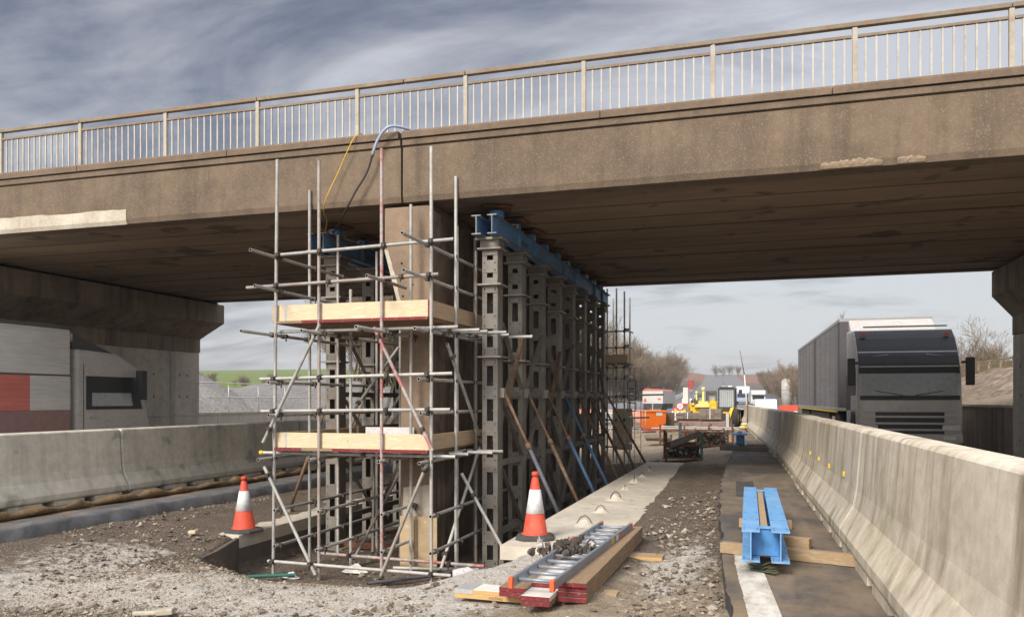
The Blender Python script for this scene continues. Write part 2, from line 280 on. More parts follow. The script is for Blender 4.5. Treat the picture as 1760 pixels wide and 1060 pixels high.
# ------------------------------------------------------------------ mesh helpers
class MB:
    """collects shapes, links them as ONE mesh object"""
    def __init__(s): s.v = []; s.f = []; s.m = []; s.cur = 0; s.mats = []; s.sm = []
    def use(s, name):
        if name not in s.mats: s.mats.append(name)
        s.cur = s.mats.index(name); return s
    def add(s, vs, fs, smooth=False):
        o = len(s.v); s.v += [tuple(p) for p in vs]
        for f in fs: s.f.append([i+o for i in f]); s.m.append(s.cur); s.sm.append(smooth)
        return s
    def box(s, c, d, rz=0, mtx=None):
        x, y, z = d[0]/2, d[1]/2, d[2]/2
        vs = [Vector(p) for p in ((-x,-y,-z),(x,-y,-z),(x,y,-z),(-x,y,-z),(-x,-y,z),(x,-y,z),(x,y,z),(-x,y,z))]
        if mtx is None: mtx = Matrix.Translation(c) @ Matrix.Rotation(rz, 4, 'Z')
        return s.add([mtx @ p for p in vs], [(0,3,2,1),(4,5,6,7),(0,1,5,4),(1,2,6,5),(2,3,7,6),(3,0,4,7)])
    def b2(s, a, b):                              # box between two corners
        return s.box([(a[i]+b[i])/2 for i in range(3)], [abs(b[i]-a[i]) for i in range(3)])
    def bar(s, p, q, w, h, up=(0, 0, 1)):         # rectangular bar
        p, q = Vector(p), Vector(q); d = (q-p); l = d.length; d.normalize(); u = Vector(up)
        if abs(d.dot(u)) > .98: u = Vector((0, 1, 0))
        r = d.cross(u).normalized(); u = r.cross(d)
        mt = Matrix((( r.x, d.x, u.x, 0), (r.y, d.y, u.y, 0), (r.z, d.z, u.z, 0), (0, 0, 0, 1)))
        return s.box(None, (w, l, h), mtx=Matrix.Translation((p+q)/2) @ mt)
    def tube(s, p, q, r, n=10, r2=None, hole=None):
        p, q = Vector(p), Vector(q); d = (q-p).normalized(); a = d.orthogonal().normalized(); b = d.cross(a); r2 = r if r2 is None else r2
        cs = [(math.cos(2*math.pi*i/n), math.sin(2*math.pi*i/n)) for i in range(n)]
        vs = [p+(a*c+b*t)*r for c, t in cs]+[q+(a*c+b*t)*r2 for c, t in cs]
        s.add(vs, [(i, (i+1) % n, n+(i+1) % n, n+i) for i in range(n)], True)
        if hole:                                  # open pipe ends: an annulus and a dark bore
            for e, rr, o in ((p, r, d), (q, r2, -d)):
                inn = [e+(a*c+b*t)*rr*.78 for c, t in cs]; deep = [e+o*.12+(a*c+b*t)*rr*.78 for c, t in cs]
                out = [e+(a*c+b*t)*rr for c, t in cs]
                s.add(out+inn, [(i, (i+1) % n, n+(i+1) % n, n+i) for i in range(n)])
                k = s.cur; s.use(hole); s.add(inn+deep, [(i, (i+1) % n, n+(i+1) % n, n+i) for i in range(n)], True); s.add(deep, [tuple(range(n))]); s.cur = k
        else:
            s.add(vs[:n], [tuple(range(n))[::-1]]); s.add(vs[n:], [tuple(range(n))])
        return s
    def path(s, pts, r, n=6):
        for a, b in zip(pts, pts[1:]): s.tube(a, b, r, n)
        return s
    def lathe(s, prof, n=24, o=(0, 0, 0)):        # profile of (radius, z)
        vs = []; fs = []
        for r, z in prof:
            for i in range(n):
                t = 2*math.pi*i/n; vs.append((o[0]+r*math.cos(t), o[1]+r*math.sin(t), o[2]+z))
        for j in range(len(prof)-1):
            for i in range(n): fs.append((j*n+i, j*n+(i+1) % n, (j+1)*n+(i+1) % n, (j+1)*n+i))
        s.add(vs, fs, True); s.add(vs[:n], [tuple(range(n))[::-1]]); s.add(vs[-n:], [tuple(range(n))]); return s
    def prism(s, prof, a, b, axis='y'):           # profile extruded from a to b along an axis
        n = len(prof)
        def P(u, w, t): return {'y': (u, t, w), 'x': (t, u, w), 'z': (u, w, t)}[axis]
        vs = [P(u, w, a) for u, w in prof]+[P(u, w, b) for u, w in prof]
        s.add(vs, [(i, (i+1) % n, n+(i+1) % n, n+i) for i in range(n)]+[tuple(range(n))[::-1], tuple(range(n, 2*n))]); return s
    def build(s, name, parent=None, bevel=0, loc=None, rz=0, fix=True):
        me = bpy.data.meshes.new(name); me.from_pydata(s.v, [], s.f)
        for k in s.mats: me.materials.append(MATS[k])
        me.polygons.foreach_set('material_index', s.m); me.polygons.foreach_set('use_smooth', s.sm)
        if fix:
            bm = bmesh.new(); bm.from_mesh(me); bmesh.ops.remove_doubles(bm, verts=bm.verts, dist=1e-5); bmesh.ops.recalc_face_normals(bm, faces=bm.faces); bm.to_mesh(me); bm.free()
        me.update()
        o = bpy.data.objects.new(name, me); COL.objects.link(o)
        if parent: o.parent = parent
        if loc is not None: o.location = loc
        if rz: o.rotation_euler = (0, 0, rz)
        if bevel:
            md = o.modifiers.new('bevel', 'BEVEL'); md.width = bevel; md.segments = 2; md.limit_method = 'ANGLE'; md.angle_limit = R(40)
        return o
def mb(m): return MB().use(m)
def tag(o, label=None, cat=None, group=None, kind=None):
    if label: o['label'] = label
    if cat: o['category'] = cat
    if group: o['group'] = group
    if kind: o['kind'] = kind
    return o
def thing(name, label, cat, loc=(0, 0, 0), rz=0, group=None):
    o = bpy.data.objects.new(name, None); COL.objects.link(o); o.location = loc; o.rotation_euler = (0, 0, rz); o.empty_display_size = .2
    return tag(o, label, cat, group)
def dup(root, loc=None, rz=None, label=None, group=None, scale=None):
    r = root.copy(); COL.objects.link(r)
    if loc is not None: r.location = loc
    if rz is not None: r.rotation_euler = (0, 0, rz)
    if scale: r.scale = (scale,)*3
    tag(r, label, None, group)
    for ch in list(root.children):
        c = ch.copy(); COL.objects.link(c); c.parent = r
        for g in ch.children:
            d = g.copy(); COL.objects.link(d); d.parent = c
    return r
def text(name, s, size, matname, parent, mtx, ext=.002):
    cu = bpy.data.curves.new(name, 'FONT'); cu.body = s; cu.size = size; cu.extrude = ext; cu.align_x = 'CENTER'; cu.align_y = 'CENTER'
    t = bpy.data.objects.new('text_source', cu); COL.objects.link(t)
    me = bpy.data.meshes.new_from_object(t.evaluated_get(bpy.context.evaluated_depsgraph_get()))
    bpy.data.objects.remove(t); me.name = name; me.materials.clear(); me.materials.append(MATS[matname])
    o = bpy.data.objects.new(name, me); COL.objects.link(o); o.parent = parent; o.matrix_local = mtx; return o
ORD = ['first', 'second', 'third', 'fourth', 'fifth', 'sixth', 'seventh', 'eighth', 'ninth', 'tenth', 'eleventh']
# ------------------------------------------------------------------ ground and roads
def sstep(a, b, x):
    t = np.clip((x-a)/(b-a), 0, 1); return t*t*(3-2*t)
def rise(y):                                       # the road climbs a long hill in the distance
    return np.interp(y, [-100, 105, 150, 200, 250, 300, 400, 500, 600, 690, 1500], [0, 0, .35, 1.3, 2.8, 4.6, 8.6, 13.4, 18.5, 22.6, 22.6])
def xc(y): return -5.0-1.46*(np.maximum(0, np.asarray(y, float)-40)/100)**1.5
def pit_mask(x, y):
    front = 6.9-.12*np.sin(x*1.7)+.25*sstep(-3.4, -2.7, x)
    xr0 = np.interp(y, [7, 7.5, 8.2, 9.2, 30], [-3.2, -3.05, -2.9, -2.75, -2.75])
    xl0 = np.interp(y, [6.9, 7.6, 8.7, 9.5, 10.4], [-4.9, -5.6, -6.95, -7.2, -7.62]); wl = np.interp(y, [7, 9, 10.4], [.7, .3, .14])
    return sstep(xl0, xl0+wl, x)*(1-sstep(xr0, xr0+.26+.5*np.clip((9.2-y)/1.5, 0, 1), x))*sstep(front, 9.1, y)*(1-sstep(22.2, 22.9, y))
def ground_z(x, y):
    x = np.asarray(x, float); y = np.asarray(y, float)
    near = np.interp(x+np.where((x > -2.6) & (x < -.9), .36*np.clip((y-8.3)/12.3, 0, 1)*(1-sstep(20, 22, y)), 0), [-19, -9.4, -8.6, -7.5, -5.5, -4, -3.2, -2.6, -1.65, -1.22, -.95, -.45, 6], [-.25, -.26, -.33, -.44, -.24, -.19, -.14, -.02, .03, .105, .06, .14, .12])
    near = near + .5*sstep(-8.6, -7.0, x)*(1-sstep(-7.0, -5.0, x))*0
    t = sstep(26, 50, y); z = near*(1-t)+(-.03)*t
    g = rise(y); z = z+g-.02*(g > 0)
    xs = x-(xc(y)-xc(0))                            # follow the bend of the road
    left = sstep(-18.95, -19.2, xs)*1.15*sstep(20, 21, y)+np.clip((-20-xs)/9, 0, 1)*.9+np.clip((-24-xs), 0, 260)*.026
    left = left*np.where(y < 20, .4, 1)*np.where(xs < -18.9, 1, 0)
    k = 1-sstep(60, 110, y)
    right = (sstep(5.95, 6.15, xs)*1.25*k+np.clip((xs-6.2)/5.5, 0, 1)*1.75*k+np.clip((xs-13), 0, 200)*.02)*np.where(xs > 5.9, 1, 0)
    z = z+left+right
    m = pit_mask(x, y); return z*(1-m)+(-.93)*m
def grow(a, b, s0, k):
    out = [a]; s = s0
    while abs(out[-1]-a) < abs(b-a): out.append(out[-1]+math.copysign(s, b-a)); s *= k
    return out[1:]
gx = np.array(sorted(grow(-11.5, -700, .12, 1.14)+list(np.arange(-11.5, .7, .075))+grow(.7, 700, .12, 1.14)))
gy = np.array(sorted(grow(4.0, -60, .15, 1.3)+list(np.arange(4.0, 15, .075))+list(np.arange(15, 30, .2))+grow(30, 1500, .25, 1.05)))
GX, GY = np.meshgrid(gx, gy); GZ = ground_z(GX, GY)
def fbm(x, y, s, o=4): return mnoise.fractal(Vector((x*s, y*s, 3.3)), .9, 2.1, o)
def blob(x, y, cx, cy, rx, ry): return np.exp(-(((x-cx)/rx)**2+((y-cy)/ry)**2))
nearm = (GX > -12) & (GX < 1.5) & (GY > 3) & (GY < 45)
NZ = np.zeros_like(GX)
for j, i in zip(*np.nonzero(nearm)):
    x, y = gx[i], gy[j]; NZ[j, i] = fbm(x, y, 1.1, 3)*.022+(fbm(x, y, 6, 3)*.014 if y < 16 else 0)
flat = (1-sstep(-2.8, -2.6, GX)*(1-sstep(-1.8, -1.6, GX))*sstep(8, 8.4, GY)*(1-sstep(20.5, 21, GY)))
GZ = GZ+NZ*flat
# bank of loose stone at the mouth of the pit
GZ += .06*blob(GX, GY, -2.75, 7.7, .5, .7)
# zones
light = .70*blob(GX, GY, -5.2, 6.75, 2.5, .8)+.25*blob(GX, GY, -7.2, 7.2, 1.5, .8)+1.0*blob(GX, GY, -2.75, 7.6, .75, 1.1)+.75*blob(GX, GY, -3.2, 6.2, 1.2, .5)+.5*blob(GX, GY, -.72, 7.6, .35, 1.4)+.38*blob(GX, GY, -8.0, 8.6, 1.2, 1.0)+.2
tan = .40+.55*blob(GX, GY, -3.2, 5.2, 3.5, .55)+.5*blob(GX, GY, -1.0, 6.2, .7, 1.2)+.7*sstep(18, 26, GY)-.40*blob(GX, GY, -.9, 11.5, 1.0, 3.0)-.3*blob(GX, GY, -9, 10, 2, 3)
tan = np.where((GX > -7.6) & (GX < -2.6) & (GY > 8.0) & (GY < 23), .12, tan); light = np.where((GX > -7.6) & (GX < -3.2) & (GY > 8.3) & (GY < 23), .08, light)
far = sstep(40, 60, GY); XS = GX-(xc(GY)-xc(0))
light = light*(1-far)+.1*far; tan = tan*(1-far)+.3*far
grass = np.where((XS < -26) | (XS > 11), 1, 0)*1.0; grass = np.where(GY > 60, .12, grass); grass = np.where((GX < -45-.1*GY), .8, grass)
field = np.where((GY > 430) & (abs(GX+30) < 130), 1.0, 0)
light = np.where(grass > 0, 0, light)
nx, ny = len(gx), len(gy)
verts = np.stack([GX.ravel(), GY.ravel(), GZ.ravel()], 1)
idx = np.arange(nx*ny).reshape(ny, nx)
faces = np.stack([idx[:-1, :-1].ravel(), idx[:-1, 1:].ravel(), idx[1:, 1:].ravel(), idx[1:, :-1].ravel()], 1)
gm = bpy.data.meshes.new('ground'); gm.from_pydata(verts.tolist(), [], faces.tolist()); gm.materials.append(MATS['site_ground'])
gm.polygons.foreach_set('use_smooth', [True]*len(gm.polygons))
for nme, arr in (('light', light), ('tan', tan), ('grass', grass), ('field', field)):
    a = gm.attributes.new(nme, 'FLOAT', 'POINT'); a.data.foreach_set('value', arr.astype(np.float32).ravel())
gm.update(); go = bpy.data.objects.new('ground', gm); COL.objects.link(go); tag(go, kind='structure')

def gz1(x, y): return float(ground_z(x, y))
def strip(name, m, ys, xl, xr, zf, skirt=.0, n=3, edge=None, kind='structure'):
    b = mb(m); L = []
    for y in ys:
        a, c = xl(y), xr(y); L.append([(a+(c-a)*k/n, y, zf(y)) for k in range(n+1)])
    vs = [p for r in L for p in r]; w = n+1
    b.add(vs, [(j*w+k, j*w+k+1, (j+1)*w+k+1, (j+1)*w+k) for j in range(len(L)-1) for k in range(n)], True)
    if skirt:
        if edge: b.use(edge)
        for e in (0, n):
            top = [r[e] for r in L]; bot = [(p[0], p[1], p[2]-skirt) for p in top]; q = len(top)
            b.add(top+bot, [(i, i+1, q+i+1, q+i) for i in range(q-1)])
        for r in (L[0], L[-1]):
            b.add(r+[(p[0], p[1], p[2]-skirt) for p in r], [(i, i+1, w+i+1, w+i) for i in range(n)])
    return tag(b.build(name, fix=False), kind=kind)
ra = lambda y: float(np.interp(y, [2, 4.5, 5.5, 7, 8.5, 10.5, 13.4, 18, 23, 30, 38, 44, 60], [.02, -.10, -.16, -.27, -.34, -.44, -.55, -.62, -.62, -.45, -.35, -.40, -.6]))
wob = lambda y: .05*mnoise.noise(Vector((y*1.7, 0, 4)))+.018*mnoise.noise(Vector((y*9, 0, 8)))
strip('right_road', 'asphalt', list(np.arange(1.5, 15, .12))+list(np.arange(15, 60.1, 1.0)), lambda y: ra(y)+(wob(y) if y < 15 else 0), lambda y: 5.75, lambda y: .27+float(rise(y)), .22, 6, 'asphalt_edge')
T = lambda y: float(np.clip((y-60)/80, 0, 1))
XC = lambda y: float(xc(y)); RZ = lambda y: float(rise(y))
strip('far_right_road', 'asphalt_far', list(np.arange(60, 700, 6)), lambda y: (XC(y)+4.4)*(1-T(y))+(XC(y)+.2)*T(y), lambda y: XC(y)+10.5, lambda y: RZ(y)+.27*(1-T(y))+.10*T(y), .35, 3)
kx = lambda y: float(np.interp(y, [0, 10.7, 15.4, 30, 60], [-9.75, -9.63, -9.33, -9.2, -9.2]))
strip('left_road', 'asphalt', list(np.arange(2, 62, 2)), lambda y: -16.4, lambda y: -9.75, lambda y: -.10, .3, 4)
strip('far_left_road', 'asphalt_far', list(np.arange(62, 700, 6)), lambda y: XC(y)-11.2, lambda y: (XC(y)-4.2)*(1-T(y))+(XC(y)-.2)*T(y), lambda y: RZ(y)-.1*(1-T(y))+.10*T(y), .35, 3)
# rough sawn edge of the left road
kb = MB(); ys = np.arange(4, 40, .16); kb.use('kerb'); pr = []
for y in ys:
    w = .02*math.sin(y*3.1)+.015*math.sin(y*9.7); x = kx(y)+w
    pr.append([(-9.9, y, -.075+.01*math.sin(y*7)), (x-.09, y, -.07+.012*math.sin(y*6.3)), (x, y, -.10+.012*math.sin(y*8)), (x+.03, y, -.36)])
kb.add([p for r in pr for p in r], [(j*4+k, j*4+k+1, j*4+k+5, j*4+k+4) for j in range(len(pr)-1) for k in range(3)], True)
tag(kb.build('road_kerb', fix=False), kind='structure')
# white edge line, worn
lm = MB().use('road_paint'); ys = list(np.arange(3, 7.55, .08))
for a, b_ in zip(ys, ys[1:]):
    xl = lambda y: ra(y)+.10; k = rng.uniform(-.004, .004)
    lm.add([(xl(a)+k, a, .2745), (xl(a)+.21+k*.5, a, .2745), (xl(b_)+.21-k*.5, b_, .2745), (xl(b_)+k, b_, .2745)], [(0, 1, 2, 3)])
tag(lm.build('road_line', fix=False), kind='structure')
sq = mb('asphalt_edge'); sq.add([(-.28, 12.0, .2748), (-.02, 12.0, .2748), (-.05, 14.2, .2748), (-.33, 14.2, .2748)], [(0, 1, 2, 3)]); tag(sq.build('road_patch'), kind='structure')

# loose stone
def stones(name, n, reg, smin, smax, seed, m='stones'):
    r = random.Random(seed); b = mb(m); k = 0; tries = 0
    while k < n and tries < n*20:
        tries += 1
        x, y = reg(r)
        if -2.72 < x < -1.3 and 8.25 < y < 21: continue
        if -7.7 < x < -2.6 and y > 9.0 and r.random() > .25: continue
        if -2.5 < x < -1.0 and 5.6 < y < 9 and r.random() > .15: continue
        if x > ra(y)-.03 or x < -9.55: continue
        if -8.9 < x < -7.4 and y > 10.6: continue
        if math.exp(-((x+5.2)/2.6)**2-((y-6.75)/.85)**2) > .35 and r.random() < .72 and m == 'stones': continue
        s = smin*(smax/smin)**(r.random()**3.2); z = gz1(x, y)
        e = [Vector((r.uniform(.7, 1.3)*s*q[0], r.uniform(.6, 1.1)*s*q[1], r.uniform(.35, .75)*s*q[2])) for q in ((1,0,0),(-1,0,0),(0,1,0),(0,-1,0),(0,0,1),(0,0,-1))]
        mt = Matrix.Translation((x, y, z+s*.12+.012)) @ Matrix.Rotation(r.uniform(0, 6.3), 4, 'Z') @ Matrix.Rotation(r.uniform(-.6, .6), 4, 'X')
        e = [p+Vector((r.uniform(-.3, .3), r.uniform(-.3, .3), r.uniform(-.2, .2)))*s for p in e]
        b.add([mt @ p for p in e], [(0,2,4),(2,1,4),(1,3,4),(3,0,4),(2,0,5),(1,2,5),(3,1,5),(0,3,5)]); k += 1
    return tag(b.build(name, fix=False), kind='stuff', label='loose broken stone and crushed concrete scattered over the dirt' if m == 'stones' else 'fine pale gravel covering the ground in front of the excavation', cat='stones')
def regA(r):
    y = 4.4+9.5*r.random()**1.5; return r.uniform(-.75*y-2.6, -.05*y+.2), y
def regB(r): return r.gauss(-4.9, 2.0), 4.6+4.0*r.random()
stones('loose_gravel', 16000, regB, .006, .017, 6, 'pale_stones')
stones('loose_stones', 17000, regA, .006, .05, 5)

# ------------------------------------------------------------------ bridge
SOF = 4.66; FY = 11.28; RYB = 21.3; JX = -5.17
br = thing('concrete_bridge', 'weathered brown concrete road bridge carried over the works on a central pier', 'bridge', (0, 0, 0))
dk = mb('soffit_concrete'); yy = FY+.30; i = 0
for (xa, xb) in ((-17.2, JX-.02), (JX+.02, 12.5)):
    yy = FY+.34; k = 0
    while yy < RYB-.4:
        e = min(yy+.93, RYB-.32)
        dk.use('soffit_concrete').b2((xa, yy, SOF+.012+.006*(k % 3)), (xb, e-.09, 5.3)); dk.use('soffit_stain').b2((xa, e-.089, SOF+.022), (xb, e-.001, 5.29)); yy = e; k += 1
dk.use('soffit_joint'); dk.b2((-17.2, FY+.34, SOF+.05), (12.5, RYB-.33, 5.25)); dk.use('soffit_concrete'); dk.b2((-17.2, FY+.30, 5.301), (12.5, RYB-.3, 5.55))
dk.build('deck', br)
# fascia: main face, stepped band and coping, in two lengths with an open joint
mainp = [(FY, 4.70), (FY+.03, SOF-.004), (FY+.34, SOF-.004), (FY+.34, 5.54), (FY, 5.49)]
bandp = [(FY+.045, 5.491), (FY+.34, 5.541), (FY+.34, 5.60), (FY-.025, 5.60), (FY-.025, 5.515)]
def nz(x, s): return mnoise.noise(Vector((x*s, 1.7, 9.1)))
for (xa, xb, lab) in ((-17.4, JX-.018, 'fascia of the left span with a pale repaired strip'), (JX+.018, 12.8, 'fascia of the right span with a chipped lower edge')):
    f = mb('aggregate_concrete'); n = int((xb-xa)/.12); rows = []
    for k in range(n+1):
        x = xa+(xb-xa)*k/n; ch = max(0, nz(x, 1.6)-.25)*.11+max(0, nz(x, 5))*.018
        rows.append([(x, FY+.002, 5.49), (x, FY, 4.74+ch), (x, FY+.025+ch*.5, SOF-.004+ch*.35), (x, FY+.34, SOF-.004)])
    f.add([p for r in rows for p in r], [(k*4+j, k*4+j+1, k*4+j+5, k*4+j+4) for k in range(n) for j in range(3)])
    for e in (0, n): f.add(rows[e]+[(rows[e][0][0], FY+.34, 5.54)], [(0, 1, 2, 3, 4)])
    f.prism(bandp, xa, xb, 'x'); tag(f.build('fascia', br), lab)
    c = mb('coping_concrete'); x = xa
    while x < xb-.05:
        e = min(x+3.05, xb); c.prism([(FY-.055, 5.617), (FY+.40, 5.617), (FY+.40, 5.72), (FY-.04, 5.728), (FY-.055, 5.70)], x, e-.012, 'x'); x = e
    c.use('soffit_joint'); c.prism([(FY-.005, 5.60), (FY+.38, 5.60), (FY+.38, 5.617), (FY-.005, 5.617)], xa, xb, 'x')
    c.build('coping', br)
rp = mb('mortar'); xs = np.arange(-17.3, -10.24, .14); top = [4.925+.03*nz(x, 1.3)-.02*(x > -12.0)+.02*nz(x, 6) for x in xs]
vs = [(x, FY-.008, t) for x, t in zip(xs, top)]+[(x, FY-.008, 4.715) for x in xs]+[(x, FY+.022, SOF-.012) for x in xs]+[(x, FY+.03, t) for x, t in zip(xs, top)]; n = len(xs)
rp.add(vs, [(i, i+1, n+i+1, n+i) for i in range(n-1)]+[(n+i, n+i+1, 2*n+i+1, 2*n+i) for i in range(n-1)]+[(3*n+i, 3*n+i+1, i+1, i) for i in range(n-1)]+[(n-1, 2*n-1, 3*n-1, 4*n-1)]); rp.build('repair_patch', br, fix=False)
for (x0, x1, hh) in ((.80, 1.55, .085), (1.72, 2.05, .055)):
    s_ = mb('spall'); n = max(6, int((x1-x0)/.04)); r_ = random.Random(int(x0*100)); pts = []
    for k in range(n+1):
        x = x0+(x1-x0)*k/n; e = math.sin(math.pi*k/n)**.5; pts.append([(x, FY+.012, 4.668), (x, FY-.002-.006*r_.random(), 4.70+.3*hh*e*r_.random()), (x, FY-.004-.008*r_.random(), 4.72+.6*hh*e*r_.uniform(.1, .8)), (x, FY+.006, 4.73+.75*hh*e*r_.uniform(.3, 1.1))])
    s_.add([p for q in pts for p in q], [(k*4+j, k*4+j+1, k*4+j+5, k*4+j+4) for k in range(n) for j in range(3)]); s_.build('broken_edge', br, fix=False)
back = mb('aggregate_concrete'); back.b2((-17.4, RYB-.31, SOF-.004), (12.8, RYB, 5.72)); back.build('rear_fascia', br)

# parapet railings
RYF = FY+.10
def railing(xa, xb, label, tilt):
    t = thing('parapet_railing', label, 'railing', (xa, RYF, 5.72), 0, None)
    posts = [x for x in [-5.97+1.80*k for k in range(-8, 12)] if xa-.01 <= x <= xb+.01]
    for x in posts:
        mb('rail_paint').box((x-xa, 0, .385), (.062, .055, .79)).box((x-xa, .0, .006), (.13, .12, .016)).build('post', t, .004)
    segs = [xa]+[p for k, p in enumerate(posts) if k % 2 == (0 if tilt else 1)]+[xb]
    for a, b in zip(segs, segs[1:]):
        if b-a < .05: continue
        mb('rail_rust').box(((a+b)/2-xa, 0, .815), (b-a-.012, .085, .06)).build('handrail', t, .006)
    ext = [xa]+posts+[xb]
    for a, b in zip(ext, ext[1:]):
        if b-a < .1: continue
        a += .039*(a in posts); b -= .039*(b in posts)
        mb('rail_rust').box(((a+b)/2-xa, 0, .665), (b-a-.001, .045, .035)).build('lower_rail', t)
    for p in [-5.97+1.80*k for k in range(-9, 12)]:
        for j in range(1, 14):
            x = p+1.8*j/14
            if xa < x < xb and -15.2 < x < 6.6: mb('baluster_paint').box((x-xa, 0, .325), (.022, .022, .65)).build('baluster', t)
    return t
railing(-17.3, JX-.003, 'rusty painted steel railing along the left span, left of the bridge joint', 0)
railing(JX+.003, 12.7, 'rusty painted steel railing along the right span, to the right of the bridge joint', 1)

# pier: leaf wall whose nose tapers below the deck
pier = thing('concrete_pier', 'leaf pier of brown concrete with a tapering nose standing in the excavation inside the scaffold', 'pier', (-5.05, 11.3, -.93))
pb = mb('pier_concrete'); prof = [(-5.20, -1.1), (-5.20, 2.95), (-5.47, 3.95), (-5.47, SOF-.07), (-4.74, SOF-.07), (-4.69, SOF-.16), (-4.66, -1.1)]
pb.add([(x+5.05, 0, z+.93) for x, z in prof]+[(x+5.05, 9.7, z+.93) for x, z in prof], [(0, 6, 5, 4, 3, 2, 1)]+[(i, i+1, 7+i+1, 7+i) for i in range(6)]+[(7, 8, 9, 10, 11, 12, 13)])
pb.use('pier_concrete').box((-.02, 4.9, SOF-.035+.93), (.62, 9.3, .07))
pb.build('nose', pier, .012)
# broken right face with exposed ribs
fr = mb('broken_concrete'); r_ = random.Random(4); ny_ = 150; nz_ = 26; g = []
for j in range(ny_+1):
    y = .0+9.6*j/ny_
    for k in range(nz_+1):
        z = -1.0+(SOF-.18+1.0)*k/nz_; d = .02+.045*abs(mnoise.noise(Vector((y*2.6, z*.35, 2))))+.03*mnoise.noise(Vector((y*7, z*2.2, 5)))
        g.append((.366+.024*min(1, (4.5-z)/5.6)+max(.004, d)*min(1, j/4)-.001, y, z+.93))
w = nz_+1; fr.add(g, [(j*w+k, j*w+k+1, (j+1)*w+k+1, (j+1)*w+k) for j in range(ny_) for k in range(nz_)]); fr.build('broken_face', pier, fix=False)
for (x, z) in ((-5.18, 3.73), (-5.16, 2.95+.28), (-4.82, 3.0), (-4.83, 2.72), (-5.0, 3.4)):
    mb('dark_hole').tube((x+5.05, -.004, z+.93), (x+5.05, .02, z+.93), .018, 10).build('bolt_hole', pier)
sp_ = mb('mortar'); zz = np.linspace(3.0, 3.95, 14); v_ = []
for z in zz:
    x = -5.20-.27*(z-2.95); q = .055+.03*r_.random(); v_ += [(x+5.05-.012, .03, z+.93), (x+5.05+.0, -.008, z+.93), (x+q+5.05, -.006, z+.93)]
sp_.add(v_, [(k*3+j, k*3+j+1, k*3+j+4, k*3+j+3) for k in range(13) for j in range(2)]); sp_.build('chipped_corner', pier, fix=False)
mt_ = mb('mortar'); mt_.add([(-.1, -.004, 1.25), (.33, -.004, 1.3), (.36, -.004, .85), (.2, -.004, .62), (-.12, -.004, .55)], [(0, 1, 2, 3, 4)]); mt_.use('broken_concrete'); mt_.build('mortar_splash', pier, fix=False)
pl_ = thing('plywood_sheet', 'stained plywood sheet leaning on the foot of the pier nose', 'plywood', (-4.86, 11.2, -.93))
mb('plywood').box((0, 0, .40), (.62, .02, .80), mtx=Matrix.Translation((0, 0, .42)) @ Matrix.Rotation(R(-5), 4, 'X') @ Matrix.Identity(4)).build('sheet', pl_) if False else mb('plywood').box((0, 0, .42), (.60, .02, .82)).build('sheet', pl_); mb('timber').box((-.04, -.03, .40), (.05, .03, .78)).build('batten', pl_)

# abutments
def abutment(name, label, wx, cx_, sgn, y0, y1, zb, end_cap):
    t = thing(name, label, 'abutment', (wx, y1, zb))
    def P(x, y, z): return (x-wx, y-y1, z-zb)
    core = mb('wall_concrete'); core.b2(P(wx-sgn*.9, y0, zb), P(wx-sgn*.035, y1, SOF-.02))
    ycur = y1; widths = [.16]+[1.15, 2.0, 2.0, 2.0, 2.0, 2.0]; zs = [zb, 1.15, 3.12]
    core.build('core', t)
    for wd in widths:
        ylo = max(y0, ycur-wd)
        if ycur-ylo < .1: break
        pn = mb('wall_concrete')
        for za, zc in zip(zs, zs[1:]): pn.b2(P(wx-sgn*.034, ylo+.007, za+.006), P(wx, ycur-.007, zc-.006))
        if wd > 1:
            pn.use('dark_hole')
            for zc in (.2, .75, 1.75, 2.4):
                for yc in (ylo+.35*(ycur-ylo), ycur-.35*(ycur-ylo)): pn.tube(P(wx-sgn*.01, yc, zc), P(wx+sgn*.003, yc, zc), .028, 8)
        pn.build('formed_panel', t); ycur = ylo
    cp = mb('abutment_cap'); prof = [(wx-sgn*.5, 3.13), (wx+sgn*.004, 3.13), (wx+sgn*.004, 3.55), (cx_, 4.03), (cx_, 4.60), (wx-sgn*.5, 4.60)]
    cp.prism([(x-wx, z-zb) for x, z in prof], y0-y1, y1+.05-y1, 'y'); cp.build('bearing_cap', t, .01)
    bb = mb('dark_hole'); bb.b2(P(cx_-sgn*.5, y0, 4.60), P(cx_-sgn*.12, y1-.1, SOF)); bb.build('bearing_gap', t)
    return t
abutment('bridge_abutment', 'left abutment wall of grey formed concrete with tie holes, behind the moving box lorry', -16.82, -15.93, 1, 9.0, 21.5, -.4, True)
abutment('bridge_abutment', 'right abutment wall of dark concrete at the right edge, beside the oncoming lorry', 5.62, 5.20, -1, 10.4, 21.0, 0, True)

# ------------------------------------------------------------------ pit and slabs
sl1 = thing('concrete_slab', 'long pale concrete slab along the right side of the excavation under the right cone', 'slab', (-2.65, 8.3, .08))
n = 60; b = mb('slab_concrete'); rr = []
for k in range(n+1):
    y = 12.3*k/n; xr = 1.25-.35*(y/12.3)+.02*math.sin(y*2.2)+.012*math.sin(y*6.1); rr.append([(0, y, -.15), (0, y, 0), (xr, y, 0), (xr+.02, y, -.15)])
b.add([p for q in rr for p in q], [(k*4+j, k*4+j+1, k*4+j+5, k*4+j+4) for k in range(n) for j in range(3)]+[(0, 3, 2, 1)]); b.build('slab_body', sl1)
mb('pit_wall').b2((-.012, .0, -1.1), (.04, 12.3, -.151)).build('side_form', sl1)
sl2 = thing('concrete_slab', 'pale concrete slab along the left side of the excavation under the left cone', 'slab', (-7.5, 10.5, -.40))
b = mb('slab_concrete'); b.prism([(-1.35, -.2), (0, -.2), (0, 0), (-1.3, 0)], 0, 11.2, 'y'); b.build('slab_body', sl2, .008)
